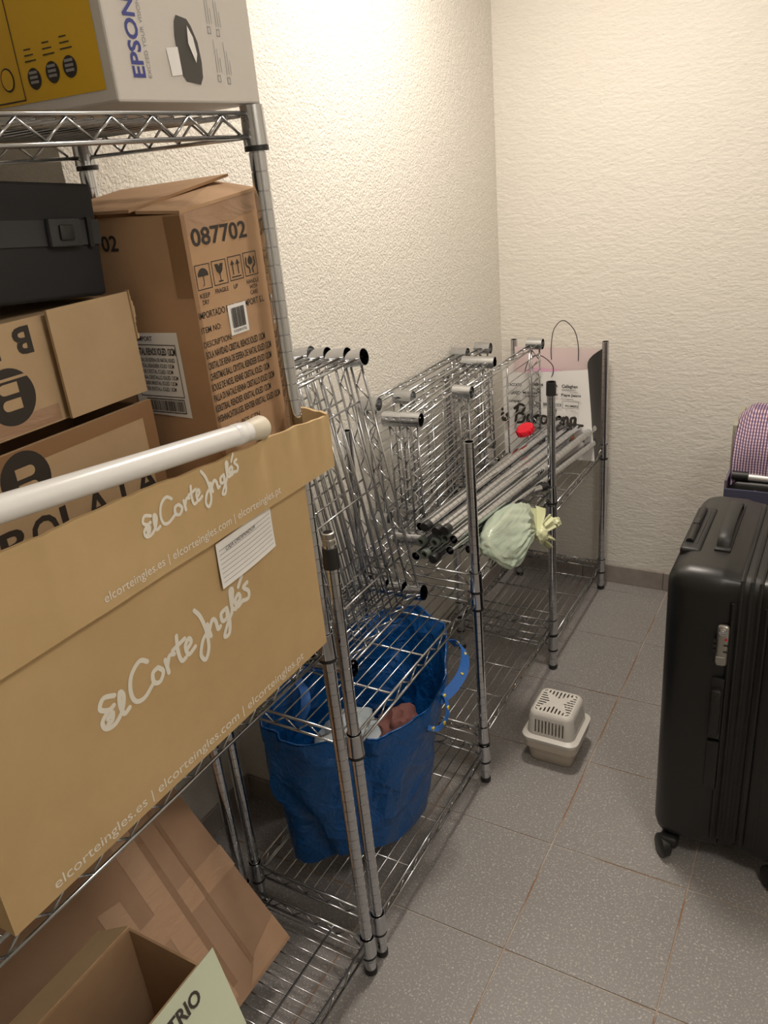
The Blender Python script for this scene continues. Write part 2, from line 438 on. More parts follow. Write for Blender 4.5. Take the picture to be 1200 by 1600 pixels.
# spare shelves
def spare_proto():
    t = bpy.data.objects.new('spare_wire_shelf', None); C.objects.link(t); t.empty_display_size = .05
    again('frame', frame_mesh(.60, D), t, (0, 0, 0))
    shelf_parts(t, .60, D, 'x', 11, 3, LOOSE)
    return t
sp0 = spare_proto(); first = True
def place_shelf(origin, ex, ey, label, group):
    """origin = sleeve corner, ex = direction of the long side, ey = of the short side"""
    global first
    o = sp0 if first else copy_tree(sp0); first = False
    ex = Vector(ex).normalized(); ey = Vector(ey); ey = (ey-ex*ey.dot(ex)).normalized(); ez = ex.cross(ey)
    m = Matrix((ex, ey, ez)).transposed().to_4x4(); m.translation = Vector(origin)
    o.matrix_basis = m; tag(o, label, 'shelf', group)
far = [((-.178, .755), (-.180, 1.355), 'spare wire shelf standing on its long edge, set furthest back beside the paper bag'),
       ((-.203, .490), (-.245, 1.089), 'spare wire shelf on its long edge, right one of the two with touching corner sleeves'),
       ((-.252, .484), (-.296, 1.083), 'spare wire shelf on its long edge, left one of the two with touching corner sleeves'),
       ((-.322, .675), (-.336, 1.275), 'spare wire shelf on its long edge, second from the stucco wall, sleeve set back'),
       ((-.385, .592), (-.384, 1.190), 'spare wire shelf standing on its long edge, closest to the stucco wall')]
for (a, c, lab) in far:
    z0 = .688
    place_shelf((a[0]+.015, a[1], z0), (c[0]-a[0], c[1]-a[1], 0), (0, 0, 1), lab, 'spare shelves standing on the far bays')
near = [(-.105, -.205, 'foremost of the four leaning spare wire shelves standing on end'),
        (-.158, -.248, 'second from the front of the four leaning spare wire shelves standing on end'),
        (-.205, -.302, 'third from the front of the four leaning spare wire shelves standing on end'),
        (-.262, -.348, 'rearmost of the four leaning spare wire shelves, closest to the stucco wall')]
for (xb, xt, lab) in near:
    dz = math.sqrt(.6**2-(xt-xb)**2)
    place_shelf((xb-.030, .285-D, .640), (xt-xb, -.008, dz), (0, 1, 0), lab, 'spare shelves leaning on the nearest bay')

# spare posts in a bundle
OPENCAP = mk('end_plug', lambda b_: lathe(b_, [(.0130, -.006), (.0138, .006), (.0128, .012), (.0075, .012), (.0075, -.01)], 14), m_rubber)
BLKCAP = mk('end_plug', lambda b_: lathe(b_, [(.0131, .018), (.0136, -.002), (.0120, -.006), (.0001, -.006)], 14), m_black)
OTAPE = mk('orange_tape_band', lambda b_: lathe(b_, [(.0127, -.022), (.0130, -.022), (.0130, .022), (.0127, .022)], 14, closed=True), m_orange)
def pole(near_, far_, label, cap=None, tape=False, fcap=None, grooves=True):
    a, c = Vector(near_), Vector(far_); Ln = (c-a).length
    me = post_mesh(round(Ln, 2), grooves)
    o = bpy.data.objects.new('spare_shelf_post', None); C.objects.link(o)
    q = (a-c).to_track_quat('Z', 'Y'); o.matrix_basis = Matrix.Translation(c) @ q.to_matrix().to_4x4()
    again('tube', me, o, (0, 0, 0)); tag(o, label, 'pole', 'spare chrome posts bundled on the middle shelf')
    Lr = round(Ln, 2)
    if cap == 'ring': again('end_plug', OPENCAP, o, (0, 0, Lr-.010))
    if cap == 'black':
        x = again('end_plug', BLKCAP, o, (0, 0, Lr)); x.rotation_euler = (math.pi, 0, 0)
    if fcap: again('end_plug', BLKCAP, o, (0, 0, 0))
    if tape: again('orange_tape_band', OTAPE, o, (0, 0, .06))
Y0, Y1 = .42, 1.42
pole((-.144, Y0-.01, .769), (-.101, Y1, .748), 'spare chrome post with dark plug, topmost and left in the bundle', 'black')
pole((-.170, Y0+.01, .757), (-.131, Y1-.02, .736), 'spare chrome post at the upper left edge of the bundle, beside the red cap', None)
pole((-.118, Y0, .756), (-.073, Y1, .728), 'spare chrome post with dark plug in the middle of the top row', 'black')
pole((-.088, Y0-.01, .767), (-.040, Y1+.02, .728), 'spare chrome post with dark plug at the right end of the top row', 'black')
pole((-.162, Y0-.01, .722), (-.104, Y1, .700), 'spare chrome post with grey ring plug at the left of the second row', 'ring', True)
pole((-.122, Y0-.01, .726), (-.066, Y1+.03, .690), 'spare chrome post with grey ring plug in the middle of the second row', 'ring', True)
pole((-.094, Y0, .7385), (-.052, 1.10, .718), 'shorter spare chrome post ending halfway along the bundle', 'ring')
pole((-.066, Y0-.01, .744), (-.004, Y1+.03, .712), 'spare chrome post with open coppery end at the right of the second row', None)
pole((-.143, Y0-.03, .698), (-.098, Y1-.2, .690), 'spare chrome post with grey ring plug low in the bundle', 'ring')
pole((-.080, Y0-.01, .710), (.003, Y1+.02, .666), 'spare chrome post with open end, lowest right in the bundle', None, False, True)
pole((-.168, Y0-.03, .690), (-.150, Y1-.2, .688), 'spare chrome post lowest left in the bundle', None)
pole((-.117, Y0-.03, .690), (-.062, 1.02, .6875), 'spare chrome post with black plug at the underside of the bundle', 'black')
pole((-.052, .47, .6895), (-.026, .80, .6895), 'short spare post ending in a black plug beside the pale green bag', None, False, True)
pole((-.072, .86, .683), (-.012, .955, .683), 'short smooth post stub lying behind the knotted green bag', None, False, True, False)

# red cap
t = thing('screw_cap', 'bright red ribbed plastic cap lying on the chrome posts', 'cap', (-.125, 1.13, .795))
mx = Matrix.Translation((-.138, 1.13, .800)) @ (-.45*rt+.70*up-.50*fw).to_track_quat('Z', 'Y').to_matrix().to_4x4()
bm = B(); lathe(bm, [(.001, .009), (.027, .009), (.029, .006), (.029, -.010), (.026, -.010), (.026, .005), (.001, .005)], 28)
bmesh.ops.transform(bm, matrix=mx, verts=bm.verts); obj('cap_shell', bm, m_red, t, smooth=True)
bm = B()
for k in range(14):
    a = 2*math.pi*k/14; bx(bm, .0285, .0315, -.0022, .0022, -.009, .005, Matrix.Rotation(a, 4, 'Z'))
bmesh.ops.transform(bm, matrix=mx, verts=bm.verts); obj('grip_ribs', bm, m_red, t)

# ------------------------------------------------------------------ handwriting
def script_word(bm, pl, x0, y0, w_, h, glyphs, thick, k=1):
    xs = [p[0] for g_ in glyphs for p in g_]; ys = [p[1] for g_ in glyphs for p in g_]
    ax, bx_, ay, by = min(xs), max(xs), min(ys), max(ys)
    for gi, g_ in enumerate(glyphs):
        pts = [(x0+(p[0]-ax)/(bx_-ax)*w_, y0+(p[1]-ay)/(by-ay)*h) for p in g_]
        ribbon(bm, pl, smooth_line(pts), thick, k+.06*gi)
ECI = [
 [(.9,2.25),(.35,2.5),(.05,2.1),(.45,1.75),(.75,1.8)], [(.45,1.75),(.0,1.4),(.1,.95),(.6,.85),(1.1,1.25),(1.35,1.9),(1.2,2.2),(1.05,1.6),(1.15,1.0),(1.5,1.1)],
 [(.3,1.35),(.6,1.5),(.5,1.15),(.25,1.1)],
 [(3.0,2.7),(2.6,3.0),(2.0,2.6),(1.75,1.8),(1.9,1.15),(2.4,1.0),(3.0,1.35)],
 [(3.5,2.0),(3.15,1.9),(3.1,1.4),(3.45,1.2),(3.75,1.6),(3.5,2.0),(3.7,1.75)],
 [(4.0,2.1),(4.05,1.3)], [(4.05,1.7),(4.3,2.15),(4.6,2.05)],
 [(4.95,2.9),(4.85,2.0),(4.95,1.4),(5.25,1.4)], [(4.55,2.3),(5.4,2.45)],
 [(5.35,1.75),(5.75,2.0),(5.65,2.3),(5.35,2.0),(5.45,1.45),(5.95,1.6)],
 [(6.35,3.55),(6.65,3.0),(6.85,2.0),(6.8,1.0),(6.45,.45),(6.2,.9),(6.5,1.6),(6.95,1.9)],
 [(7.0,2.3),(7.1,1.5)], [(7.1,1.95),(7.4,2.35),(7.6,2.1),(7.65,1.6),(7.85,1.65)],
 [(8.45,2.4),(8.05,2.3),(8.05,1.85),(8.4,1.85),(8.5,2.4),(8.55,1.5),(8.35,.85),(8.0,.9),(8.3,1.4),(8.8,1.9)],
 [(8.8,1.9),(9.15,3.1),(8.95,3.2),(8.9,2.2),(9.15,1.95)],
 [(9.2,2.15),(9.6,2.4),(9.5,2.7),(9.2,2.45),(9.3,2.0),(9.75,2.15)], [(9.6,3.1),(10.0,3.6)],
 [(10.3,3.0),(9.95,2.85),(10.3,2.45),(10.2,2.05),(9.8,2.1)]]
BCN = [
 [(.2,2.1),(.2,2.35)], [(.1,1.3),(.3,1.6),(.2,1.0),(.3,.5),(.6,.8)], [(1.0,1.7),(.85,1.3),(1.15,.9),(.9,.4),(.6,.5)],
 [(2.6,2.9),(2.4,1.8),(2.2,.4)], [(2.1,2.4),(2.8,3.1),(3.6,2.8),(3.2,1.9),(2.6,1.7)], [(3.0,1.75),(3.6,1.4),(3.3,.5),(2.5,.3)],
 [(4.6,1.6),(4.1,1.5),(4.0,.7),(4.4,.5),(4.7,1.5),(4.7,.6),(5.0,.7)], [(5.1,1.5),(5.2,.5)], [(5.2,1.1),(5.5,1.6),(5.8,1.5)],
 [(6.7,1.5),(6.2,1.5),(6.0,.8),(6.4,.4),(6.9,.8)], [(6.9,.9),(7.4,1.3),(7.2,1.6),(6.95,1.2),(7.1,.5),(7.6,.7)],
 [(7.6,.9),(8.1,2.4),(7.9,2.7),(7.75,1.6),(7.9,.5),(8.2,.8)],
 [(8.7,1.6),(8.3,1.3),(8.4,.6),(8.8,.6),(9.0,1.3),(8.7,1.6)], [(9.3,1.5),(9.3,.5)], [(9.3,1.0),(9.7,1.6),(9.9,1.3),(9.9,.6),(10.2,.7)],
 [(10.9,1.6),(10.4,1.4),(10.4,.6),(10.8,.6),(11.0,1.5),(11.0,.7),(11.4,.5),(12.0,.5)]]

# ------------------------------------------------------------------ El Corte box + tray
t = thing('cardboard_box', 'large ochre cardboard box with white script lettering on the middle shelf', 'box', (-.13, -.6, .880))
bm = B()
bx(bm, .014, .020, -.930, -.286, .880, 1.185); obj('front_panel', bm, m_card_y, t)
bm = B(); bx(bm, -.29, .014, -.292, -.286, .880, 1.185); obj('side_panel', bm, m_card_y, t)
bm = B(); bx(bm, -.29, .014, -.930, -.924, .880, 1.185); obj('side_panel', bm, m_card_y, t)
bm = B(); bx(bm, -.296, -.290, -.930, -.286, .880, 1.185); obj('back_panel', bm, m_card_y, t)
bm = B(); bx(bm, -.29, .014, -.924, -.292, .880, .884); obj('base_panel', bm, m_card_y, t)
pl = Plane((.0203, 0, 0), (0, 1, 0), (0, 0, 1), .0002)
bm = B(); script_word(bm, pl, -.752, 1.023, .293, .082, ECI, .0066); flat('script_lettering', bm, m_whiteink, t)
bm = B(); put_text(bm, pl, 'elcorteingles.es | elcorteingles.com | elcorteingles.pt', -.870, .886, .515, .019); flat('web_address_lettering', bm, m_whiteink, t)

t = thing('cardboard_tray', 'shallow ochre cardboard lid tray with dented rim standing on top of the large script-lettered box', 'box', (-.13, -.6, 1.187))
def tray_x(f, z):
    g = max(0, min(1, (z-1.185)/.12)); x = .033+.0016*noise.noise((f*9, 0, 3))
    for c_, a_, w_ in ((.745, .0035, 30), (.93, .003, 35), (.62, -.003, 40), (.31, .003, 55), (.37, -.002, 55), (.47, .003, 55), (.53, -.002, 55), (.57, .002, 55), (.66, .002, 55), (.71, -.003, 55), (.79, -.0025, 55), (.86, .0025, 55), (.895, -.0025, 55), (.965, .003, 55)):
        x += a_*g*max(0, 1-abs(f-c_)*w_)
    return x
def tray_wall():
    bm = B(); N = 150; cols = []
    for i in range(N+1):
        f = i/N; y = -1.02+f*(.805)
        zt = 1.327-.052*f + .0015*math.sin(f*17)+.0015*noise.noise((f*23, 1, 0))
        col = []
        for th_ in (0, .006):
            for q in range(5):
                zz = 1.185+(zt-1.185)*q/4; col.append(bm.verts.new((tray_x(f, zz)-th_, y, zz)))
        cols.append(col)
    for a, c in zip(cols, cols[1:]):
        for q in range(4):
            bm.faces.new((a[q], c[q], c[q+1], a[q+1])); bm.faces.new((a[5+q], a[6+q], c[6+q], c[5+q]))
        bm.faces.new((a[4], c[4], c[9], a[9])); bm.faces.new((a[0], a[5], c[5], c[0]))
    for a in (cols[0], cols[-1]): bm.faces.new((a[0], a[1], a[2], a[3], a[4], a[9], a[8], a[7], a[6], a[5]))
    return bm
obj('front_wall', tray_wall(), m_card_y, t, smooth=True)
bm = B()
prev = None
for i in range(13):
    f = i/12; x = .0325-f*.085; zt = 1.2765+.012*f+.004*noise.noise((f*5, 4, 0)); y = -.2165+.004*math.sin(f*5)
    cur = [bm.verts.new(p) for p in ((x, y, 1.187), (x, y, zt), (x, y-.006, zt), (x, y-.006, 1.187))]
    if prev:
        for k in range(4): bm.faces.new((prev[k], prev[(k+1) % 4], cur[(k+1) % 4], cur[k]))
    else: bm.faces.new(cur)
    prev = cur
bm.faces.new(prev[::-1]); obj('end_wall', bm, m_card_y, t)
bm = B(); bx(bm, -.31, .027, -1.02, -.290, 1.187, 1.193); obj('tray_floor', bm, m_card_y, t)
class TrayPlane:
    def __call__(s, a, b_, k=1): return Vector((tray_x((a+1.02)/.805, b_)+.0006+.0002*k, a, b_))
pl = TrayPlane()
bm = B(); script_word(bm, pl, -.636, 1.238, .187, .052, ECI, .0044); flat('script_lettering', bm, m_whiteink, t)
bm = B(); put_text(bm, pl, 'elcorteingles.es | elcorteingles.com | elcorteingles.pt', -.715, 1.193, .350, .0155); flat('web_address_lettering', bm, m_whiteink, t)

# ruled note
t = thing('paper_note', 'ruled white paper note with handwriting tucked under the tray rim', 'paper', (.028, -.45, 1.12))
def sheet(fn, nu, nv, th=.0005):
    bm = B(); G = [[bm.verts.new(fn(i/nu, j/nv)) for j in range(nv+1)] for i in range(nu+1)]
    for i in range(nu):
        for j in range(nv): bm.faces.new((G[i][j], G[i+1][j], G[i+1][j+1], G[i][j+1]))
    return bm
nf = lambda a, c: Vector((.0225+.010*(1-c)**2*.3+.0022*math.sin(a*3.1)+.001, -.515+.127*a+.004*c, 1.108+.009*a+.068*c))
obj('sheet', sheet(nf, 12, 8), m_white, t, smooth=True)
bm = B()
for k in range(8):
    c = .12+.1*k
    for i in range(12):
        a0, a1 = nf(.03+.078*i, c), nf(.03+.078*(i+1), c); e = Vector((.0009, 0, 0)); d = Vector((0, 0, .0004))
        bm.faces.new([bm.verts.new(q) for q in (a0+e-d, a1+e-d, a1+e+d, a0+e+d)])
obj('ruled_lines', bm, m_greyink, t)
bm = B(); pn = Plane((.0268, -.515, 1.108), (0, 1, .07), (0, 0, 1), .0012)
put_text(bm, pn, 'CAJA ORDENADOR', .018, .050, .068, .0075, shear=.2); flat('handwriting', bm, m_ink, t)

# white rod
t = thing('tension_rod', 'white extendable tension rod with ivory rubber end lying along the tray rim', 'rod', (.03, -.6, 1.33))
a, c = Vector((.026, -.376, 1.3035)), Vector((.030, -1.06, 1.384)); d = (a-c).normalized()
bm = B(); tube(bm, [c, a-d*.066], .0150, 24); obj('outer_tube', bm, m_rod, t, smooth=True)
bm = B(); tube(bm, [a-d*.066, a-d*.064, a-d*.048, a-d*.047, a-d*.034], [.0150, .0158, .0158, .0150, .0146], 24); obj('collar', bm, m_rod, t, smooth=True)
bm = B(); tube(bm, [a-d*.036, a-d*.030, a-d*.004, a], [.0135, .0150, .0180, .0165], 24); obj('end_cap', bm, m_cap, t, smooth=True)

# ------------------------------------------------------------------ tall carton 087702
t = thing('tall_carton', 'tall brown carton printed 087702 with handling symbols beside the front post', 'box', (-.18, -.31, 1.193))
X, Ya, Yb, Z0 = -.043, -.394, -.224, 1.193
zt = lambda y, x=0: 1.600+.018*(y-Ya)/(Yb-Ya)+.012*(x < -.2)
bm = B()
v = [bm.verts.new(p) for p in ((X, Ya, Z0), (X, Yb, Z0), (X, Yb, 1.618), (X, Ya, 1.600), (-.315, Ya, Z0), (-.315, -.290, Z0), (-.315, -.290, 1.615), (-.315, Ya, 1.603))]
# rear right corner is pulled in so that the carton clears the rear post
for f in ((0, 1, 2, 3), (4, 7, 6, 5), (0, 3, 7, 4), (1, 5, 6, 2), (0, 4, 5, 1)): bm.faces.new([v[i] for i in f])
bmesh.ops.recalc_face_normals(bm, faces=bm.faces)
obj('carton_walls', bm, m_card_o, t)
bm = B()
for pts in ([(X+.001, Ya, 1.600), (X+.001, Yb, 1.618), (-.115, Yb-.004, 1.632), (-.12, Ya-.002, 1.604)],
            [(-.13, Ya-.004, 1.606), (-.09, Yb, 1.640), (-.27, -.27, 1.632), (-.31, Ya-.004, 1.608)]):
    q = [Vector(p) for p in pts]; lo = [bm.verts.new(p) for p in q]; hi = [bm.verts.new(p+Vector((0, 0, .004))) for p in q]
    bm.faces.new(lo[::-1]); bm.faces.new(hi)
    for k in range(4): bm.faces.new((lo[k], lo[(k+1) % 4], hi[(k+1) % 4], hi[k]))
obj('top_flap', bm, m_card_o, t)
bm = B(); pf = Plane((X, Ya, 0), (0, 1, 0), (0, 0, 1)); ps = Plane((X, Ya, 0), (1, 0, 0), (0, 0, 1))
poly(bm, pf, [(0, 1.57), (.162, 1.592), (.162, 1.618), (0, 1.600)], .5); obj('clear_tape', bm, m_tape, t)
bm = B(); rect(bm, pf, 0, 1.2, .008, 1.598, .6); rect(bm, ps, -.030, 1.49, 0, 1.598, .6); obj('edge_tape', bm, m_tape2, t)
bm = B()
put_text(bm, pf, '087702', .014, 1.5555, .120, .024, bold=.02); flat('number_print', bm, m_ink, t)
bm = B()
# four handling symbols
for i in range(4):
    x0 = .010+i*.0355; y0 = 1.498+.001*i; frame2(bm, pf, x0, y0, x0+.031, y0+.034, .0012)
    cx = x0+.0155
    if i == 0:
        poly(bm, pf, [(cx+.011*math.cos(a_), y0+.018+.011*math.sin(a_)) for a_ in [math.pi*k/8 for k in range(9)]])
        ribbon(bm, pf, [(cx, y0+.018), (cx, y0+.007), (cx-.003, y0+.005)], .0012)
    if i == 1:
        poly(bm, pf, [(cx-.009, y0+.029), (cx-.006, y0+.019), (cx, y0+.014), (cx+.006, y0+.019), (cx+.009, y0+.029), (cx+.002, y0+.029), (cx, y0+.024), (cx-.002, y0+.029)])
        ribbon(bm, pf, [(cx, y0+.015), (cx, y0+.006)], .0014); rect(bm, pf, cx-.005, y0+.004, cx+.005, y0+.0058)
    if i == 2:
        for dx in (-.006, .006):
            poly(bm, pf, [(cx+dx-.0045, y0+.022), (cx+dx+.0045, y0+.022), (cx+dx, y0+.029)]); rect(bm, pf, cx+dx-.001, y0+.008, cx+dx+.001, y0+.022)
        rect(bm, pf, cx-.011, y0+.004, cx+.011, y0+.0056)
    if i == 3:
        for s_ in (-1, 1): ribbon(bm, pf, smooth_line([(cx+s_*.009, y0+.026), (cx+s_*.010, y0+.016), (cx+s_*.004, y0+.011), (cx+s_*.004, y0+.004)]), .0026)
        poly(bm, pf, [(cx-.005, y0+.024), (cx, y0+.029), (cx+.005, y0+.024), (cx+.005, y0+.018), (cx, y0+.015), (cx-.005, y0+.018)])
for s_, x0, wd, y0 in (('KEEP', .012, .021, 1.487), ('DRY', .015, .014, 1.478), ('FRAGILE', .045, .029, 1.4885), ('UP', .086, .010, 1.4885), ('HANDLE', .117, .029, 1.490), ('WITH', .122, .018, 1.482), ('CARE', .122, .018, 1.474)):
    put_text(bm, pf, s_, x0, y0, wd, .0062, bold=.01)
flat('symbol_print', bm, m_ink, t)
bm = B()
put_text(bm, pf, 'IMPORTADO POR GERIMPORT S.L', .002, 1.4595, .150, .0095, bold=.01)
put_text(bm, pf, 'ITEM NO:', .002, 1.4395, .043, .0085, bold=.01)
put_text(bm, pf, 'DESCRIPTION:', .002, 1.4195, .062, .0085, bold=.01)
for i, s_ in enumerate(['BOLA NAVIDAD CRISTAL RENOS IOLED 12CM', 'CRISTAL DE RENA DE ESFERA DE NATAL IOLED 12CM', 'CHRISTMAS BALL CRYSTAL REINDEER IOLED 12CM', 'BOULE DE NOEL RENNE CRISTAL IOLED 12CM', 'PALLA DI NATALE RENNA CRISTALLO IOLED 12CM', 'KERSTBAL RENDIER KRISTAL IOLED 12CM', 'WEIHNACHTSKUGEL RENTIER KRISTALL IOLED 12CM']):
    put_text(bm, pf, s_, .003, 1.4035-.0158*i, (.138, .150, .147, .138, .147, .134, .155)[i], .0105, bold=.02)
put_text(bm, pf, 'QTY:  6  PCS CTN', .010, 1.290, .090, .0090, bold=.01)
flat('description_print', bm, m_ink, t)
bm = B(); rect(bm, pf, .064, 1.4245, .106, 1.468, 1.5); st = obj('barcode_sticker', bm, m_white, t)
bm = B()
x = .070
while x < .099:
    ww = random.choice((.0008, .0014, .002)); rect(bm, pf, x, 1.434, x+ww, 1.463, 2.4); x += ww+random.choice((.0007, .0012))
put_text(bm, pf, '8 435090 87702', .070, 1.4275, .030, .004, 2.4); flat('barcode', bm, m_ink, st)
bm = B(); put_text(bm, ps, '087702', -.223, 1.556, .098, .022, bold=.02); flat('side_number_print', bm, m_ink, t)
bm = B(); poly(bm, ps, [(-.150, 1.318), (-.045, 1.314), (-.045, 1.442), (-.150, 1.440)], 1.2)
st = obj('side_label', bm, m_white, t)
bm = B(); frame2(bm, ps, -.140, 1.345, -.052, 1.424, .0012, 2)
put_text(bm, ps, 'GERIMPORT', -.140, 1.429, .045, .007, 2, bold=.01)
put_text(bm, ps, 'CRISTAL RENOS IOLED 12CM', -.138, 1.408, .084, .011, 2, bold=.03)
for i in range(6): put_text(bm, ps, ['CRISTAL DE ESFERA DE NATAL IOLED', 'CRYSTAL REINDEER IOLED 12CM', 'RENNE CRISTAL IOLED 12CM', 'RENNA CRISTALLO IOLED 12CM', 'RENDIER KRISTAL IOLED 12CM', 'RENTIER KRISTALL IOLED 12CM'][i], -.136, 1.398-.0088*i, .078-.004*(i % 3), .006, 2, bold=.01)
x = -.128
frame2(bm, ps, -.130, 1.320, -.054, 1.342, .0014, 2)
while x < -.058:
    ww = random.choice((.0008, .0014, .002)); rect(bm, ps, x, 1.323, x+ww, 1.339, 2); x += ww+random.choice((.0008, .0014))
flat('label_print', bm, m_ink, st)

# ------------------------------------------------------------------ round-logo cartons
def bcircle(bm_d, bm_t, pl, cx, cy, r, flip=1):
    disc(bm_d, pl, cx, cy, r, r, 1, 36)
    # tan letter B outlined inside and a bar across
    rect(bm_t, pl, cx-r*1.02, cy-flip*r*.62-r*.05, cx+r*1.0, cy-flip*r*.62+r*.05, 2)
    for x0, x1, y0, y1 in ((-.35, .45, .06, .14), ):
        pass
    h, w_ = r*.42, r*.62
    for k in (0, 1):
        y0 = cy+flip*(-.48*r+k*.56*r); pts = [(cx-flip*.36*r, y0), (cx+flip*.22*r, y0)]
        for q in range(7):
            a_ = -math.pi/2+math.pi*q/6; pts.append((cx+flip*(.22*r+.19*r*math.cos(a_)), y0+flip*(.19*r+.19*r*math.sin(a_))))
        pts.append((cx-flip*.36*r, y0+flip*.38*r)); poly(bm_t, pl, pts, 2)
t = thing('carton', 'lower open brown carton printed with a round black logo and BOLATA behind the white rod', 'box', (-.22, -.6, 1.195))
bm = B(); bx(bm, -.136, -.130, -.99, -.430, 1.195, 1.352); p = obj('front_panel', bm, m_card_t, t)
bm = B(); bx(bm, -.31, -.136, -.436, -.430, 1.195, 1.345); obj('side_panel', bm, m_card_b, t)
bm = B(); bx(bm, -.31, -.304, -.99, -.436, 1.195, 1.345); obj('back_panel', bm, m_card_b, t)
bm = B(); bx(bm, -.304, -.136, -.99, -.984, 1.195, 1.345); obj('side_panel', bm, m_card_b, t)
pl = Plane((-.130, 0, 0), (0, 1, 0), (0, 0, 1))
bm = B(); rect(bm, pl, -.99, 1.330, -.430, 1.352, .5); rect(bm, pl, -.452, 1.22, -.430, 1.33, .5); obj('tape', bm, m_tape2, t)
bd, bt = B(), B(); bcircle(bd, bt, pl, -.660, 1.313, .037); bcircle(bd, bt, pl, -.750, 1.313, .037)
lx = -.720
for ch, wd in (('B', .040), ('O', .042), ('L', .034), ('A', .044), ('T', .038), ('A', .044)):
    put_text(bd, pl, ch, lx, 1.216, wd, .044, bold=.02); lx += wd+.006
flat('logo_print', bd, m_ink, t); flat('logo_letter', bt, m_card_t, t)

t = thing('carton', 'upper brown carton with an upside-down logo and a folded end flap, under the black case', 'box', (-.24, -.6, 1.356))
bm = B(); bx(bm, -.325, -.150, -.99, -.432, 1.362, 1.500); obj('carton_walls', bm, m_card_t, t)
bm = B(); v = bx(bm, -.1385, -.1340, -.566, -.428, 1.364, 1.506)
obj('end_flap', bm, m_card_t, t)
bm = B()
for k in range(9):
    z = 1.44+.0075*k; bx(bm, -.1385-.003*(k % 2), -.131, -.4275, -.4245-.002*math.sin(k), z, z+.0078)
obj('torn_edge', bm, m_card_t, t)
pl = Plane((-.150, 0, 0), (0, 1, 0), (0, 0, 1))
bm = B(); rect(bm, pl, -.99, 1.364, -.57, 1.386, .5); obj('tape', bm, m_tape, t)
plf = Plane((-.150, 0, 0), (0, -1, 0), (0, 0, -1)); plf.n = Vector((1, 0, 0))
bd, bt = B(), B()
put_text(bd, plf, 'B', .586, -1.492, .026, .034, bold=.03)
put_text(bd, plf, 'IB', .635, -1.492, .040, .034, bold=.03)
bcircle(bd, bt, pl, -.636, 1.412, .036, -1)
flat('logo_print', bd, m_ink, t); flat('logo_letter', bt, m_card_t, t)

# black case with strap
t = thing('black_case', 'black fabric case with a buckled strap on top of the cartons', 'case', (-.24, -.7, 1.500))
mcs = Matrix.Translation((0, -.447, 1.505)) @ Matrix.Rotation(math.radians(-5), 4, 'X') @ Matrix.Translation((0, .447, -1.505))
def tilt(b_): bmesh.ops.transform(b_, matrix=mcs, verts=b_.verts)
bm = B(); rbox(bm, -.33, -.150, -.72, -.447, 1.505, 1.648, .006, 3); tilt(bm); obj('case_body', bm, m_case, t, smooth=True)
bm = B(); bx(bm, -.150, -.1475, -.72, -.447, 1.572, 1.603); tilt(bm); obj('strap', bm, m_casestrap, t)
bm = B(); rbox(bm, -.1475, -.138, -.535, -.485, 1.570, 1.605, .003, 2); tilt(bm)
buck = obj('buckle', bm, m_casestrap, t, smooth=True)
bm = B(); rbox(bm, -.139, -.134, -.522, -.500, 1.578, 1.597, .002, 2); tilt(bm); obj('buckle_clasp', bm, m_black, buck, smooth=True)
bm = B(); bx(bm, -.148, -.143, -.470, -.463, 1.569, 1.606); tilt(bm); obj('strap_keeper', bm, m_black, t)

# printer carton on the top shelf
t = thing('printer_carton', 'pale grey printer carton marked EPSON standing on end on the top shelf', 'box', (-.16, -.37, 1.723))
bm = B(); rbox(bm, -.325, .002, -.505, -.242, 1.7275, 2.12, .003, 2); obj('carton_walls', bm, m_carton, t)
pe = Plane((.002, 0, 0), (0, 0, 1), (0, -1, 0)); 
bm = B(); put_text(bm, pe, 'EPSON', 1.753, .4560, .080, .020, bold=.025); flat('brand_lettering', bm, m_blueink, t)
bm = B(); put_text(bm, pe, 'EXCEED YOUR VISION', 1.753, .4465, .080, .0055); flat('tagline_lettering', bm, m_greyink, t)
pl = Plane((.002, 0, 0), (0, 1, 0), (0, 0, 1))
bm = B()
poly(bm, pl, [(-.3965, 1.762), (-.3870, 1.751), (-.3620, 1.748), (-.3560, 1.756), (-.3540, 1.773), (-.3560, 1.795), (-.3640, 1.812), (-.3700, 1.819), (-.3880, 1.822), (-.3930, 1.815), (-.3960, 1.800)])
pic = flat('printer_picture', bm, mat('dark_printer_print', (.07, .065, .06), .4), t)
bm = B(); poly(bm, pl, [(-.3945, 1.788), (-.4150, 1.786), (-.4120, 1.756), (-.3935, 1.758)], 1.6)
poly(bm, pl, [(-.3720, 1.812), (-.3745, 1.793), (-.3650, 1.772), (-.3610, 1.782), (-.3640, 1.800)], 2)
flat('picture_paper', bm, m_white, pic)
bm = B()
for (yy, zz) in ((-.3300, 1.806), (-.3130, 1.804), (-.3240, 1.752), (-.3050, 1.750)):
    frame2(bm, pl, yy-.003, zz, yy+.003, zz+.008, .0009)
    for k in range(3): rect(bm, pl, yy-.002+k*.0042, zz+.011, yy-.0012+k*.0042, zz+.048-.010*k)
flat('feature_print', bm, m_greyink, t)
py = Plane((0, -.505, 0), (1, 0, 0), (0, 0, 1))
bm = B(); rect(bm, py, -.320, 1.742, -.014, 2.1, .8); flat('yellow_panel', bm, m_yellow, t)
bm = B()
for k, (cx, cz) in enumerate(((-.127, 1.766), (-.094, 1.769), (-.064, 1.771))):
    disc(bm, py, cx, cz, .0115, .0115, 1.6, 20)
    for q in range(3): rect(bm, py, cx-.010+.001*q, cz+.018+.006*q, cx+.010-.003*q, cz+.0194+.006*q, 1.6)
disc(bm, py, -.175, 1.770, .012, .013, 1.5, 20)
for k in range(5): rect(bm, py, -.22, 1.84+.012*k, -.16, 1.842+.012*k, 1.6)
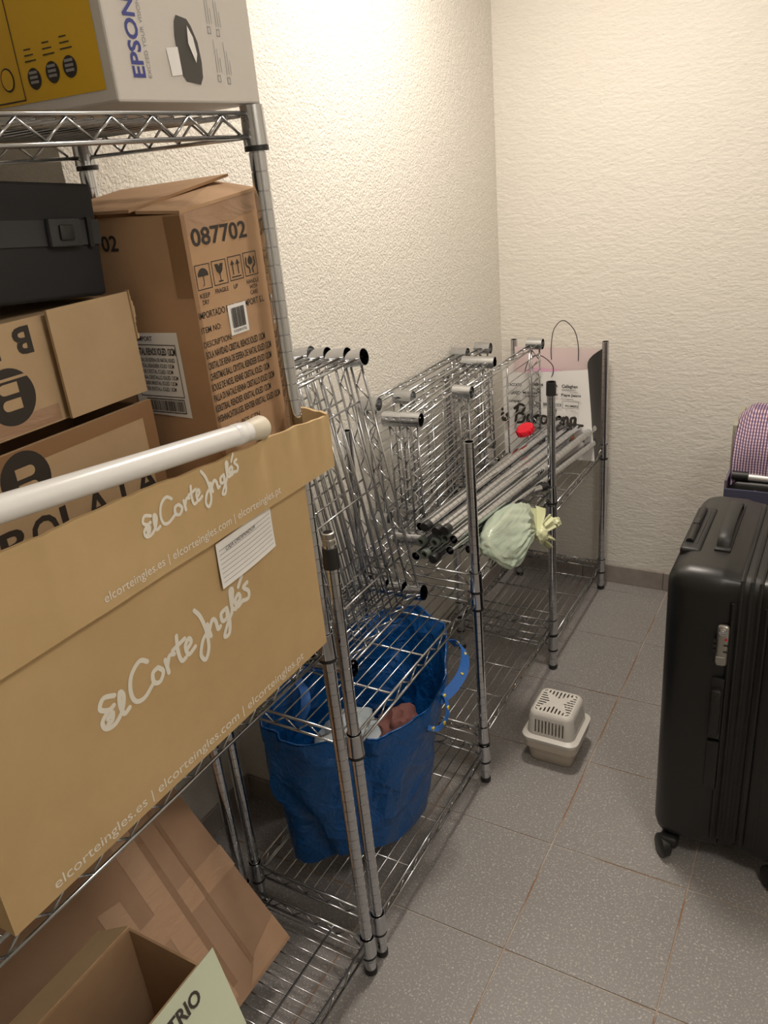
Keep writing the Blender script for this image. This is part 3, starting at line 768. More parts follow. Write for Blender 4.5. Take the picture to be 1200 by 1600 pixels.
rect(bm, py, -.1515, 1.745, -.150, 1.9, 1.6); rect(bm, py, -.32, 1.745, -.15, 1.7465, 1.6)
rect(bm, py, -.130, 1.87, -.08, 1.873, 1.6)
flat('oval_badge', bm, m_ink, t)
bm = B()
for k, (cx, cz) in enumerate(((-.127, 1.766), (-.094, 1.769), (-.064, 1.771))):
    for q in range(3): rect(bm, py, cx-.007, cz-.005+.005*q, cx+.007, cz-.002+.005*q, 2.4)
flat('badge_print', bm, m_greyink, t)
bm = B(); disc(bm, py, -.175, 1.770, .0102, .0112, 2.2, 20); flat('warning_ring_fill', bm, m_yellow, t)
# pale pouch at the left
bm = B(); bmesh.ops.create_icosphere(bm, subdivisions=3, radius=1)
for v_ in bm.verts:
    q = v_.co.copy(); q += q*.10*noise.noise(q*2.1); v_.co = Vector((-.14+q.x*.07, -.635+q.y*.055, 1.7605+max(q.z*.045, -.036)))
o = obj('fabric_pouch', bm, mat('pale_grey_cloth', (.42, .38, .35), .9), None, smooth=True)
tag(o, 'small pale grey cloth pouch before the yellow carton end, top shelf', 'pouch')

# ------------------------------------------------------------------ bottom shelf of the tall unit
t = thing('flattened_carton', 'large flattened brown carton with shiny packing tape leaning back on the lowest shelf', 'box', (-.16, -.70, .107))
P0, P1 = Vector((-.148, 0, .1085)), Vector((-.535, 0, .600)); sl = (P1-P0); Ls = sl.length; sl.normalize(); nn = Vector((sl.z, 0, -sl.x))
mxp = Matrix(((nn.x, 0, sl.x, P0.x), (0, 1, 0, 0), (nn.z, 0, sl.z, P0.z), (0, 0, 0, 1)))
bm = B(); bx(bm, -.011, 0, -1.12, -.338, .004, Ls, mxp)
obj('upper_sheet', bm, m_card_d, t)
bm = B(); bx(bm, -.020, -.012, -1.12, -.345, .016, Ls-.004, mxp); obj('lower_sheet', bm, m_card_b, t)
pp = Plane(P0, (0, 1, 0), sl); pp.n = nn
bm = B(); rect(bm, pp, -1.05, .205, -.335, .260, .8); obj('packing_tape', bm, m_tape, t)
bm = B(); poly(bm, pp, [(-.55, .02), (-.50, .02), (-.46, Ls), (-.51, Ls)], .9); obj('packing_tape', bm, m_tape, t)
bm = B(); poly(bm, pp, [(-.625, .235), (-.575, .235), (-.57, .33), (-.62, .34)], 1.4); obj('packing_tape', bm, m_tape, t)
bm = B(); poly(bm, pp, [(-.47, .01), (-.338, .01), (-.338, .07), (-.42, .05)], 1.4); obj('packing_tape', bm, m_tape, t)
bm = B(); poly(bm, pp, [(-.50, .04), (-.485, .04), (-.445, Ls), (-.46, Ls)], 1.2); poly(bm, pp, [(-.44, .04), (-.43, .04), (-.40, Ls), (-.41, Ls)], 1.2); obj('darker_tape', bm, m_tape3, t)
t = thing('open_carton', 'open brown carton with a pale mint outer flap lettered TRIO', 'box', (-.07, -.88, .107))
X0, X1, Ya, Yb, Zt = -.141, .010, -1.10, -.697, .550
for name, a in (('side_panel', (X0, X0+.004, Ya, Yb, .1085, Zt)), ('side_panel', (X1-.004, X1, Ya, Yb, .1085, Zt)), ('end_panel', (X0+.004, X1-.004, Yb-.004, Yb, .1085, Zt)), ('end_panel', (X0+.004, X1-.004, Ya, Ya+.004, .1085, Zt)), ('base_panel', (X0+.004, X1-.004, Ya+.004, Yb-.004, .1085, .1125))):
    bm = B(); bx(bm, *a); obj(name, bm, m_card_b, t)
bm = B()
fl = [Vector(p) for p in ((X1, Ya, Zt), (X1, Yb+.028, Zt+.003), (.082, Yb-.002, .462), (.095, Ya, .450))]
lo = [bm.verts.new(p) for p in fl]; hi = [bm.verts.new(p+Vector((.0022, 0, .0022))) for p in fl]
bm.faces.new(lo[::-1]); bm.faces.new(hi)
for k in range(4): bm.faces.new((lo[k], lo[(k+1) % 4], hi[(k+1) % 4], hi[k]))
obj('mint_flap', bm, m_mint, t)['label'] = 'pale mint printed flap'
fd = (Vector((.088, 0, .456))-Vector((X1, 0, Zt))).normalized()
pf2 = Plane(Vector((X1, 0, Zt))+Vector((.0030, 0, .0034)), (0, 1, 0), -fd); pf2.n = Vector((-fd.z, 0, fd.x))
bm = B(); put_text(bm, pf2, 'OFITRIO', -.834, -.036, .108, .020, shear=.2, bold=.03); flat('flap_lettering', bm, m_ink, t)
bm = B()
lo2 = [Vector((X0, Ya, Zt)), Vector((X0, Yb, Zt)), Vector((X0-.055, Yb-.02, Zt-.02)), Vector((X0-.055, Ya, Zt-.02))]
a_ = [bm.verts.new(p) for p in lo2]; c_ = [bm.verts.new(p+Vector((0, 0, .004))) for p in lo2]
bm.faces.new(a_[::-1]); bm.faces.new(c_)
for k in range(4): bm.faces.new((a_[k], a_[(k+1) % 4], c_[(k+1) % 4], c_[k]))
obj('inner_flap', bm, m_card_t, t)

# ------------------------------------------------------------------ blue bag
t = thing('blue_shopping_bag', 'large blue woven plastic shopping bag with webbing handles on the lowest shelf', 'bag', (-.17, 0, .126))
bot = [(-.255, -.165), (-.19, -.150), (-.125, -.115), (-.068, -.055), (-.045, .03), (-.045, .14), (-.12, .215), (-.22, .22), (-.29, .13), (-.295, 0), (-.285, -.10)]
mid = [(-.285, -.165), (-.205, -.165), (-.12, -.120), (-.045, -.055), (-.012, .05), (-.015, .18), (-.10, .27), (-.21, .28), (-.305, .18), (-.32, .02), (-.315, -.09)]
top = [(-.285, -.155), (-.215, -.160), (-.115, -.105), (-.025, -.030), (.016, .075), (-.005, .22), (-.085, .335), (-.20, .350), (-.300, .26), (-.326, .09), (-.326, -.07)]
zt_ = [.495, .485, .470, .470, .485, .52, .548, .555, .535, .53, .515]
def ring(sp_, n_=66):
    k = len(sp_); out = []
    for i in range(n_):
        f = i/n_*k; a = int(f) % k; tt = f-int(f); p0, p1, p2, p3 = [Vector(sp_[(a+j-1) % k]) for j in range(4)]
        out.append(.5*((2*p1)+(-p0+p2)*tt+(2*p0-5*p1+4*p2-p3)*tt*tt+(-p0+3*p1-3*p2+p3)*tt**3))
    return out
zz = ring([(z, 0) for z in zt_])
rb, rm, rtp = ring(bot), ring(mid), ring(top); N = 66
def bagpt(i, f, inset=0):
    if f < .55: q = rb[i].lerp(rm[i], f/.55)
    else: q = rm[i].lerp(rtp[i], (f-.55)/.45)
    z = .1265+(zz[i].x-.1265)*f
    c = Vector((-.16, .05)); d = (q-c).normalized()
    fold = noise.noise((i*.30+f*1.5, f*2.2, 1.3))*.030 - .022*abs(noise.noise((i*.19+3+f, f*3, 9))) + .004
    fold *= min(1, f*3+.35)
    q = q+d*(fold*(.6 if q.x > -.06 or q.x < -.28 else 1)-inset-.004)
    zb = .1265+.034*max(0, math.sin((i-5)*.19))*(4 < i < 21)
    zf = zb if f == 0 else z+.006*noise.noise((i*.4, 5, f*3))
    return Vector((min(q.x, .012) if z < .56 else q.x, q.y, min(zf, .565)))
bm = B(); rows = []
for j in range(15): rows.append([bm.verts.new(bagpt(i, j/14)) for i in range(N)])
for j in range(14):
    for i in range(N): bm.faces.new((rows[j][i], rows[j][(i+1) % N], rows[j+1][(i+1) % N], rows[j+1][i]))
bm.faces.new(rows[0][::-1])
inner = [[bm.verts.new(bagpt(i, 1-k*.1, .004+.002*k)) for i in range(N)] for k in range(7)]
inner = [rows[-1]]+inner
for a, c in zip(inner, inner[1:]):
    for i in range(N): bm.faces.new((a[i], a[(i+1) % N], c[(i+1) % N], c[i]))
obj('bag_body', bm, m_bluebag, t, smooth=True)
# hem around the mouth
bm = B()
for i in range(N):
    p, q = bagpt(i, .985), bagpt((i+1) % N, .985)
    c = Vector((-.16, .05, 0)); dp = Vector((p.x-c.x, p.y-c.y, 0)).normalized()*.0025; dq = Vector((q.x-c.x, q.y-c.y, 0)).normalized()*.0025
    h = Vector((0, 0, -.035)); k = Vector((0, 0, .004))
    bm.faces.new([bm.verts.new(x_) for x_ in (p+dp+k, q+dq+k, q+dq+h, p+dp+h)])
bmesh.ops.remove_doubles(bm, verts=bm.verts, dist=.0002)
obj('hem', bm, m_bluebag, t, smooth=True)
def strap(pts, wdt, nrm, m, name, parent, th=.0012):
    bm = B(); P = [Vector(p) for p in pts]; out = []
    P2 = [P[0]]+P+[P[-1]]
    for i in range(1, len(P2)-2):
        p0, p1, p2, p3 = P2[i-1:i+3]
        for k in range(6):
            tt = k/6; out.append(.5*((2*p1)+(-p0+p2)*tt+(2*p0-5*p1+4*p2-p3)*tt*tt+(-p0+3*p1-3*p2+p3)*tt**3))
    out.append(P[-1]); prev = None
    for i, p in enumerate(out):
        d = (out[min(i+1, len(out)-1)]-out[max(i-1, 0)]).normalized(); n0 = Vector(nrm[0]).lerp(Vector(nrm[1]), i/(len(out)-1))
        s_ = d.cross(n0).normalized()*wdt/2; k_ = s_.cross(d).normalized()*th
        cur = [bm.verts.new(x_) for x_ in (p+s_+k_, p-s_+k_, p-s_-k_, p+s_-k_)]
        if prev:
            for q in range(4): bm.faces.new((prev[q], prev[(q+1) % 4], cur[(q+1) % 4], cur[q]))
        prev = cur
    return obj(name, bm, m, parent, smooth=False), out
hs = strap([(-.02, .27, .53), (.005, .262, .540), (.030, .240, .530), (.040, .205, .506), (.030, .165, .480), (.008, .13, .462)], .026, ((0, 1, .4), (.6, -.5, .6)), m_strap, 'handle', t)
bm = B()
for i in range(5, 26, 7):
    p = hs[1][i]; bx(bm, -.0035, .0035, -.0035, .0035, -.0022, .0022, Matrix.Translation(p) @ Matrix.Rotation(.6, 4, 'Y'))
obj('yellow_marking', bm, m_strapy, hs[0])
hs = strap([(.014, .14, .478), (.026, .135, .462), (.036, .115, .438), (.028, .085, .420), (.012, .06, .435)], .012, ((1, 0, .3), (1, 0, .3)), m_strap, 'handle', t)
bm = B()
for i in range(3, 22, 6):
    p = hs[1][i]; bx(bm, -.002, .003, -.004, .004, -.004, .004, Matrix.Translation(p))
obj('yellow_marking', bm, m_strapy, hs[0])
strap([(-.30, .0, .53), (-.275, -.03, .545), (-.235, -.06, .55), (-.215, -.09, .53), (-.22, -.12, .50)], .022, ((0, .3, 1), (0, .3, 1)), m_strap, 'handle', t)
def blob(c, r, amp, fr, seed, sub=4):
    bm = B(); bmesh.ops.create_icosphere(bm, subdivisions=sub, radius=1)
    for v_ in bm.verts:
        q = v_.co.copy(); k = 1+amp*noise.noise(q*fr+Vector((seed, 0, 0)))+amp*.5*abs(noise.noise(q*fr*2.4+Vector((0, seed, 0))))
        v_.co = Vector(c)+Vector((q.x*r[0]*k, q.y*r[1]*k, q.z*r[2]*k))
    return bm
o = obj('plastic_sheet_bundle', blob((-.170, .0, .385), (.070, .095, .055), .3, 1.8, 5), m_film, None, smooth=True)
tag(o, 'crumpled pale translucent plastic inside the blue bag', 'plastic')
o = obj('folded_cloth', blob((-.085, .085, .375), (.050, .065, .05), .35, 2.3, 9), m_maroon, None, smooth=True)
tag(o, 'dark maroon cloth stuffed in the front of the blue bag', 'cloth')

# ------------------------------------------------------------------ pale green knotted bag
t = thing('plastic_bag', 'pale green plastic bag tied in a knot hanging over the shelf edge beside the posts', 'bag', (0, .65, .67))
bm = B(); bmesh.ops.create_icosphere(bm, subdivisions=5, radius=1)
kn = Vector((.050, .705, .645))
for v_ in bm.verts:
    q = v_.co.copy()
    # pull towards the knot, pleats radiating from it
    kd = Vector((.55, .60, -.10)).normalized(); f = q.dot(kd)
    e1 = kd.cross(Vector((0, 0, 1))).normalized(); e2 = kd.cross(e1); ang = math.atan2(q.dot(e2), q.dot(e1))
    pleat = (.055*math.sin(ang*17+4*noise.noise(q*1.6))+.035*math.sin(ang*29+5*noise.noise(q*2.3)))*max(0, .45+f)*(1-.6*max(0, f-.7))
    k = 1+.16*noise.noise(q*1.5+Vector((3, 0, 0)))+pleat+.05*noise.noise(q*5)
    p = Vector((.004+q.x*.062*k, .600+q.y*.140*k, .700+q.z*.046*k))
    if f > .72: p = p.lerp(kn, (f-.72)/.28*.75)
    if p.x > .006: p.z -= (p.x-.006)*1.15*(1-max(0, f)*.9)
    else: p.z = max(p.z, .6700)
    v_.co = p
obj('bag_body', bm, m_greenbag, t, smooth=True)
obj('knot', blob(kn+Vector((.012, .004, -.004)), (.018, .020, .022), .35, 2.5, 2, 3), m_greenknot, t, smooth=True)['label'] = 'yellowish knot'
def ear(base_, tip, wd, seed):
    b0, t0 = Vector(base_), Vector(tip); d = (t0-b0); s_ = d.cross(Vector((1, -.6, .3))).normalized()
    def f(a, c):
        ww = wd*(.25+.95*a)*(1-.35*max(0, a-.75)*4*abs(c-.5)); off = (c-.5)*ww
        return b0+d*a+s_*off+Vector((.010, -.006, 0))*math.sin(c*14+seed)*(.4+a)*.7+Vector((0, 0, -.006))*abs(c-.5)
    return sheet(f, 10, 16)
obj('bag_ear', ear(kn, (.030, .735, .712), .075, 1), m_greenknot, t, smooth=True)
obj('bag_ear', ear(kn, (.060, .815, .640), .045, 3), m_greenknot, t, smooth=True)
obj('bag_ear', ear(kn+Vector((.008, .01, -.01)), (.066, .785, .580), .045, 5), m_greenknot, t, smooth=True)
obj('bag_ear', blob((.062, .840, .622), (.012, .016, .014), .4, 2.5, 8, 3), m_greenknot, t, smooth=True)

# ------------------------------------------------------------------ paper carrier bag
t = thing('paper_carrier_bag', 'white paper carrier bag with printed shop names and cord handles, next to the back wall', 'bag', (-.15, 1.46, .606))
XL, XRr, yf, yb_ = -.318, -.012, 1.402, 1.520
bm = sheet(lambda a, c: Vector((XL+(XRr+.028*(1-c)-XL)*a, yf-.010*math.sin(a*3.1)*(.3+c)+.004*noise.noise((a*5, c*4, 0)), .607+(.306+.022*a)*c)), 14, 12)
obj('front_panel', bm, m_white, t, smooth=True)
bm = sheet(lambda a, c: Vector((XL+(XRr+.004*(1-c)-XL)*a, yb_+.003*noise.noise((a*4, c*3, 2)), .607+.372*c)), 10, 8); obj('back_panel', bm, m_pink, t, smooth=True)
bm = sheet(lambda a, c: Vector((XRr+.028*(1-c)*(1-a)+.016*a+(-.02*math.sin(a*3.14))*c, yf+(yb_-yf)*a, .607+(.328+.044*a)*c)), 6, 6); obj('side_panel', bm, m_black, t, smooth=True)['label'] = 'black side gusset'
bm = sheet(lambda a, c: Vector((XL+(.02*math.sin(a*3.14))*c, yf+(yb_-yf)*a, .607+(.306+.064*a)*c)), 6, 6); obj('side_panel', bm, m_white, t, smooth=True)
bm = B(); bx(bm, XL+.003, XRr+.02, yf+.002, yb_-.002, .607, .609); obj('base_panel', bm, m_white, t)
def cord(pts, r=.0016):
    bm = B(); P = smooth3(pts); tube(bm, P, r, 6); return bm
def smooth3(pts, n_=7):
    P = [Vector(p) for p in pts]; P2 = [P[0]]+P+[P[-1]]; out = []
    for i in range(1, len(P2)-2):
        p0, p1, p2, p3 = P2[i-1:i+3]
        for k in range(n_):
            tt = k/n_; out.append(.5*((2*p1)+(-p0+p2)*tt+(2*p0-5*p1+4*p2-p3)*tt*tt+(-p0+3*p1-3*p2+p3)*tt**3))
    return out+[P[-1]]
m_cord = mat('dark_cord', (.045, .04, .045), .7)
obj('cord_handle', cord([(-.178, 1.519, .935), (-.178, 1.516, .98), (-.166, 1.512, 1.045), (-.130, 1.505, 1.078), (-.093, 1.510, 1.045), (-.080, 1.516, .99), (-.080, 1.519, .935)]), m_cord, t, smooth=True)
obj('cord_handle', cord([(-.232, 1.396, .87), (-.232, 1.392, .92), (-.205, 1.375, .975), (-.165, 1.370, .985), (-.130, 1.378, .955), (-.128, 1.388, .925), (-.142, 1.394, .895)]), m_cord, t, smooth=True)
pl = Plane((0, yf-.013, 0), (1, 0, 0), (0, 0, 1), .0012)
bm = B(); script_word(bm, pl, -.322, .735, .298, .068, BCN, .0095); flat('script_lettering', bm, m_ink, t)
bm = B()
for s_, x0, z0, wd, h in (('Callaghan', -.098, .868, .050, .013), ('Pepe Jeans', -.100, .838, .062, .011), ('RIA', -.148, .872, .032, .014), ('wrangler', -.155, .838, .040, .012), ('pikolinos', -.215, .870, .045, .014), ('moda', -.208, .860, .028, .007), ('STACCATO', -.300, .868, .050, .010),
                      ('EL GANSO', -.300, .838, .045, .012), ('MUSTANG', -.240, .842, .055, .008), ('1960', -.230, .830, .030, .007), ('GEOX', -.222, .806, .042, .009), ('RESPIRA', -.220, .800, .038, .003), ('BIRKENSTOCK', -.165, .803, .060, .010), ('PLUMERS', -.085, .803, .040, .007), ('camper', -.300, .806, .048, .010),
                      ('ZOKAL', -.262, .715, .035, .007), ('PUMA', -.200, .715, .025, .007), ('VANS', -.140, .712, .035, .008), ('FORCE', -.062, .678, .042, .012), ('SHOES', -.180, .690, .040, .007)):
    put_text(bm, pl, s_, x0, z0, wd*1.12, h*1.15, bold=.03)
frame2(bm, pl, -.096, .798, -.038, .824, .0012); ribbon(bm, pl, [(-.098, .864), (-.048, .866)], .0012); ribbon(bm, pl, [(-.08, .830), (-.058, .832)], .0012)
flat('brand_print', bm, m_ink, t)
bm = B(); bmesh.ops.create_icosphere(bm, subdivisions=3, radius=1)
for v_ in bm.verts:
    q = v_.co; k = 1+.25*noise.noise(q*2.2); v_.co = Vector((-.19+q.x*.105*k, 1.462+q.y*.040,   .872+q.z*.045*k))
o = obj('wrapped_parcel', bm, mat('magenta_tissue', (.40, .22, .30), .7), None, smooth=True); tag(o, 'pink and magenta tissue bundle inside the paper carrier bag', 'parcel')

# ------------------------------------------------------------------ vented box on the floor
t = thing('vented_plastic_box', 'small off-white plastic box with a slotted lid on the tiled floor', 'box', (.145, .590, 0))
def rring(cx, cy, hx, hy, r, z, n_=6):
    out = []
    for sx, sy, a0 in ((1, 1, 0), (-1, 1, 90), (-1, -1, 180), (1, -1, 270)):
        for k in range(n_+1):
            a_ = math.radians(a0+90*k/n_); out.append(Vector((cx+sx*(hx-r)+r*math.cos(a_), cy+sy*(hy-r)+r*math.sin(a_), z)))
    return out
def loft(bm, rings, capA=True, capB=True):
    R_ = [[bm.verts.new(p) for p in r] for r in rings]
    for a, c in zip(R_, R_[1:]):
        for i in range(len(a)): bm.faces.new((a[i], a[(i+1) % len(a)], c[(i+1) % len(a)], c[i]))
    if capA: bm.faces.new(R_[0][::-1])
    if capB: bm.faces.new(R_[-1])
cx, cy = .1415, .594
bm = B(); loft(bm, [rring(cx, cy, .060, .063, .018, 0), rring(cx, cy, .063, .066, .02, .003), rring(cx, cy, .069, .072, .022, .050), rring(cx, cy, .078, .080, .024, .054), rring(cx, cy, .081, .083, .026, .080),
                    rring(cx, cy, .077, .079, .024, .080), rring(cx, cy, .066, .069, .02, .052), rring(cx, cy, .058, .061, .016, .004)])
obj('base', bm, m_petb, t, smooth=True)
bm = B(); prof = [(.0815, .0840, .026, .0805), (.0835, .0855, .028, .084), (.0825, .0845, .028, .090), (.077, .079, .026, .092), (.070, .072, .024, .096), (.0635, .0655, .022, .158), (.060, .062, .02, .166), (.054, .056, .018, .1695)]
loft(bm, [rring(cx, cy, *p) for p in prof]+[rring(cx, cy, .051, .053, .016, .1665), rring(cx, cy, .060, .062, .02, .156), rring(cx, cy, .067, .069, .022, .096), rring(cx, cy, .0795, .082, .026, .0805)][0:], False, False)
# close top faces (outer and inner)
bm.verts.ensure_lookup_table(); nR = 28
bm.faces.new([bm.verts[7*nR+i] for i in range(nR)])
# the strip joining outer and inner top ring is removed
for f in [f for f in bm.faces if len(f.verts) == 4 and {v_.index//nR for v_ in f.verts} == {7, 8}]: pass
lid = obj('slotted_lid', bm, m_pet, t, smooth=True)
cut = B()
def slot(x_, y_, lx_, ly_, z0=.160, z1=.185): bx(cut, cx+x_-lx_/2, cx+x_+lx_/2, cy+y_-ly_/2, cy+y_+ly_/2, z0, z1)
for k in range(-4, 5):
    a = abs(k); L_ = .029-.0058*a; off = .050-L_/2
    if a == 4: L_ = .004; off = .047
    for sg in (-1, 1):
        slot(k*.0108, sg*off, .0044, L_); slot(sg*off, k*.0108, L_, .0044)
for k in range(9):
    yv = -.040+.010*k
    bx(cut, cx-.1, cx+.1, cy+yv-.0022, cy+yv+.0022, .107, .140) if False else None
    for sg in (-1, 1):
        bx(cut, cx+yv-.0022, cx+yv+.0022, cy+sg*.079-.020, cy+sg*.079+.020, .104, .147)
        bx(cut, cx+sg*.077-.020, cx+sg*.077+.020, cy+yv-.0022, cy+yv+.0022, .104, .147)
bmesh.ops.transform(cut, matrix=Matrix.Translation((-.145, -.590, 0)), verts=cut.verts)
bmesh.ops.recalc_face_normals(cut, faces=cut.faces)
cme = bpy.data.meshes.new('c'); cut.to_mesh(cme); cut.free(); cob = bpy.data.objects.new('c', cme); C.objects.link(cob); cob.parent = t
md = lid.modifiers.new('b', 'BOOLEAN'); md.operation = 'DIFFERENCE'; md.object = cob; md.solver = 'EXACT'; md.use_self = True
dg = bpy.context.evaluated_depsgraph_get(); nm = bpy.data.meshes.new_from_object(lid.evaluated_get(dg))
lid.modifiers.clear(); 
if len(nm.polygons) > 60: lid.data = nm
bpy.data.objects.remove(cob)

# ------------------------------------------------------------------ suitcase
t = thing('suitcase', 'large black hard-shell suitcase on wheels standing upright at the right', 'suitcase', (.63, .56, 0))
sx0, sx1, sy0, sy1, sz0, sz1 = .470, .800, .325, .785, .050, .800
bm = B(); rbox(bm, sx0, .622, sy0, sy1, sz0, sz1, .045, 7)
for v_ in bm.verts:
    if v_.co.x > .60: v_.co.x = .622-(.622-v_.co.x)*.15
obj('left_shell', bm, m_suit, t, smooth=True)
bm = B(); rbox(bm, .655, sx1, sy0, sy1, sz0, sz1, .045, 7)
for v_ in bm.verts:
    if v_.co.x < .68: v_.co.x = .655+(v_.co.x-.655)*.15
obj('right_shell', bm, m_suit, t, smooth=True)
bm = B(); rbox(bm, .620, .657, sy0+.010, sy1-.010, sz0+.010, sz1-.010, .035, 5); zb = obj('zip_band', bm, m_suitmat, t, smooth=True)
bm = B()
for xx in (.6205, .6385, .6565):
    pts = [(xx, sy0+.007, z) for z in (.10, .4, .755)]+[(xx, sy0+.020, .785), (xx, sy0+.05, .7935)]+[(xx, y, .7935) for y in (.45, .6, .735)]
    tube(bm, pts, .0042, 6)
obj('piping', bm, m_suitmat, t, smooth=True)
# vertical ribs on the shell edges beside the seam
bm = B()
for xx in (.608, .672, .700):
    tube(bm, [(xx, sy0+.002, .10), (xx, sy0+.001, .4), (xx, sy0+.002, .74)], .0040, 6)
obj('shell_rib', bm, m_suit, t, smooth=True)
# top carry handle
bm = B(); rbox(bm, .548, .582, .440, .700, .797, .805, .003, 2); hb = obj('carry_handle_base', bm, m_suitmat, t, smooth=True)
bm = B(); pts = smooth3([(.565, .455, .802), (.565, .470, .822), (.565, .520, .830), (.565, .610, .830), (.565, .660, .822), (.565, .675, .802)])
prev = None
for i, p in enumerate(pts):
    d = (pts[min(i+1, len(pts)-1)]-pts[max(i-1, 0)]).normalized(); nrm = Vector((1, 0, 0)).cross(d).normalized()
    cur = [bm.verts.new(p+Vector((sx_, 0, 0))+nrm*sn) for sx_, sn in ((-.014, -.003), (-.014, .003), (-.010, .006), (.010, .006), (.014, .003), (.014, -.003))]
    if prev:
        for q in range(6): bm.faces.new((prev[q], prev[(q+1) % 6], cur[(q+1) % 6], cur[q]))
    else: bm.faces.new(cur)
    prev = cur
bm.faces.new(prev[::-1]); obj('carry_handle', bm, m_suitmat, t, smooth=True)
# telescopic handle housing
bm = B(); rbox(bm, .479, .524, .425, .665, .770, .8045, .008, 4); th = obj('telescopic_housing', bm, m_suitmat, t, smooth=True)
bm = B(); rbox(bm, .484, .512, .452, .640, .8035, .8055, .0009, 1); obj('housing_recess', bm, m_black, th)
bm = B(); tube(bm, smooth3([(.495, .455, .8065), (.495, .50, .8085), (.495, .55, .8095), (.495, .60, .8085), (.495, .638, .8065)]), [.0085]*29, 12)
g_ = obj('telescopic_grip', bm, m_suitmat, t, smooth=True)
bm = B(); rbox(bm, .4885, .5015, .532, .560, .814, .8195, .002, 2); obj('release_button', bm, m_suitmat, g_, smooth=True)
# side handle
bm = B(); rbox(bm, .582, .604, .300, .322, .415, .535, .006, 3); obj('side_handle', bm, m_suitmat, t, smooth=True)
bm = B(); rbox(bm, .580, .606, .318, .327, .395, .555, .003, 2); rbox(bm, .580, .606, .319, .328, .250, .385, .003, 2); obj('side_handle_base', bm, m_suitmat, t, smooth=True)
# lock
bm = B(); rbox(bm, .582, .607, .312, .327, .590, .692, .008, 4); lk = obj('combination_lock', bm, m_lock, t, smooth=True); lk['label'] = 'grey metal combination lock'
bm = B(); lathe(bm, [(.0085, 0), (.0085, .0015), (.006, .0022), (.0055, .0010), (.0025, .0010), (.0022, .0022), (.0001, .0022)], 20)
bmesh.ops.transform(bm, matrix=Matrix.Translation((.5945, .312, .678)) @ Matrix.Rotation(math.pi/2, 4, 'X'), verts=bm.verts); obj('keyhole', bm, m_chrome, lk, smooth=True)
bm = B()
for z in (.652, .640, .628):
    bx(bm, .578, .5835, .3125, .320, z-.004, z+.004)
for z in (.646, .630): bx(bm, .598, .6085, .3105, .313, z-.0012, z+.0012)
obj('number_dial', bm, m_black, lk)
bm = B(); lathe(bm, [(.0001, .0012), (.0026, .0010), (.0028, 0)], 12); bmesh.ops.transform(bm, matrix=Matrix.Translation((.602, .312, .660)) @ Matrix.Rotation(math.pi/2, 4, 'X'), verts=bm.verts)
obj('red_emblem', bm, m_red, lk)
bm = B(); rbox(bm, .584, .602, .3105, .3135, .600, .616, .001, 1); obj('slide_latch', bm, m_lock, lk)
# wheels
for wx, wy in ((.500, .330), (.742, .330), (.500, .755), (.742, .755)):
    bm = B()
    mw = Matrix.Translation((wx, wy, .0285)) @ Matrix.Rotation(math.radians(35), 4, 'Z') @ Matrix.Rotation(math.pi/2, 4, 'Y')
    lathe(bm, [(.001, -.013), (.022, -.013), (.0283, -.008), (.0283, .008), (.022, .013), (.001, .013)], 24); bmesh.ops.transform(bm, matrix=mw, verts=bm.verts)
    wh = obj('wheel', bm, m_black, t, smooth=True)
    bm = B(); rbox(bm, wx-.008, wx+.034, wy-.012, wy+.030, .030, .062, .010, 3); obj('caster_fork', bm, m_suitmat, wh, smooth=True)

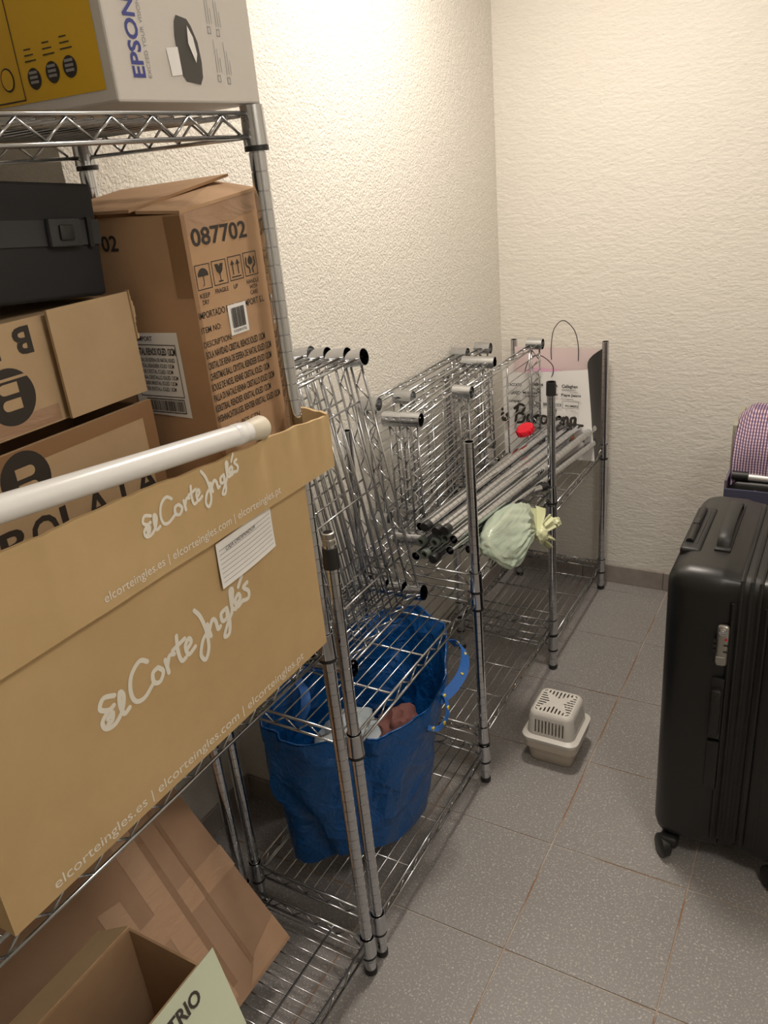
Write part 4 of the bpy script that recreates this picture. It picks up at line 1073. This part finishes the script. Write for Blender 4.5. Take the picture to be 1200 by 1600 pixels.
# ------------------------------------------------------------------ things behind the suitcase
t = thing('fabric_hamper', 'dark lilac fabric hamper standing behind the suitcase', 'basket', (.66, 1.22, 0))
bm = B()
for a in ((.490, .496, 1.02, 1.42, 0, .735), (.824, .830, 1.02, 1.42, 0, .735), (.496, .824, 1.02, 1.026, 0, .71), (.496, .824, 1.414, 1.42, 0, .735)): bx(bm, *a)
obj('hamper_walls', bm, m_lilac, t)
bm = B(); bx(bm, .496, .824, 1.026, 1.414, 0.001, .62); obj('hamper_lining', bm, m_navy, t)
bm = B()
for k in range(22):
    a = k/21; z = .712+.012*math.sin(a*3)-.03*a; bx(bm, .492+.33*a, .492+.33*(a+1/21), 1.012, 1.020, z-.05, z)
obj('hamper_rim', bm, m_navy, t)
t = thing('rolled_device', 'black folded stand with a silver bar in the top of the hamper', 'stand', (.66, 1.07, .63))
bm = B(); rbox(bm, .510, .82, 1.035, 1.11, .622, .728, .012, 3); obj('stand_body', bm, m_black, t, smooth=True)
bm = B(); tube(bm, [(.505, 1.05, .742), (.548, 1.05, .742)], .0125, 16); obj('end_grip', bm, m_black, t, smooth=True)
bm = B(); tube(bm, [(.548, 1.05, .740), (.82, 1.05, .735)], .0098, 16); obj('silver_bar', bm, m_silver, t, smooth=True)
bm = B()
for k in range(5): tube(bm, [(.57+.045*k, 1.036, .700), (.57+.045*k, 1.028, .700)], .008, 10)
obj('knob_row', bm, m_lock, t, smooth=True)
o_ = B(); bx(o_, .489, .500, 1.12, 1.31, .736, .865); o = obj('olive_board', o_, m_olive); tag(o, 'thin olive board standing in the hamper at its left side', 'board')
def shirt(a, c):
    x = .496+.34*a; th_ = c*math.pi*1.0
    y = 1.20-.15*math.cos(th_)*(1 if c < .5 else .9); z = .770+.135*math.sin(th_)**.7 if 0 < c < 1 else .765
    z += -.10*max(0, .10-a)/.10*.35+.004*noise.noise((a*6, c*6, 2)); z -= .05*(1-a)*max(0, .35-c)*1.2
    y += .006*noise.noise((a*9, c*4, 5))
    return Vector((x+.010*(c < .5)*(.5-c), y, z))
bm = sheet(shirt, 26, 26)
v0 = [shirt(0, j/26) for j in range(27)]
bm.faces.new([bm.verts.new(p+Vector((-.001, 0, 0))) for p in v0])
o = obj('checked_shirt', bm, m_shirt, None, smooth=True); tag(o, 'lilac and white finely checked shirt draped over the hamper behind the suitcase', 'shirt')
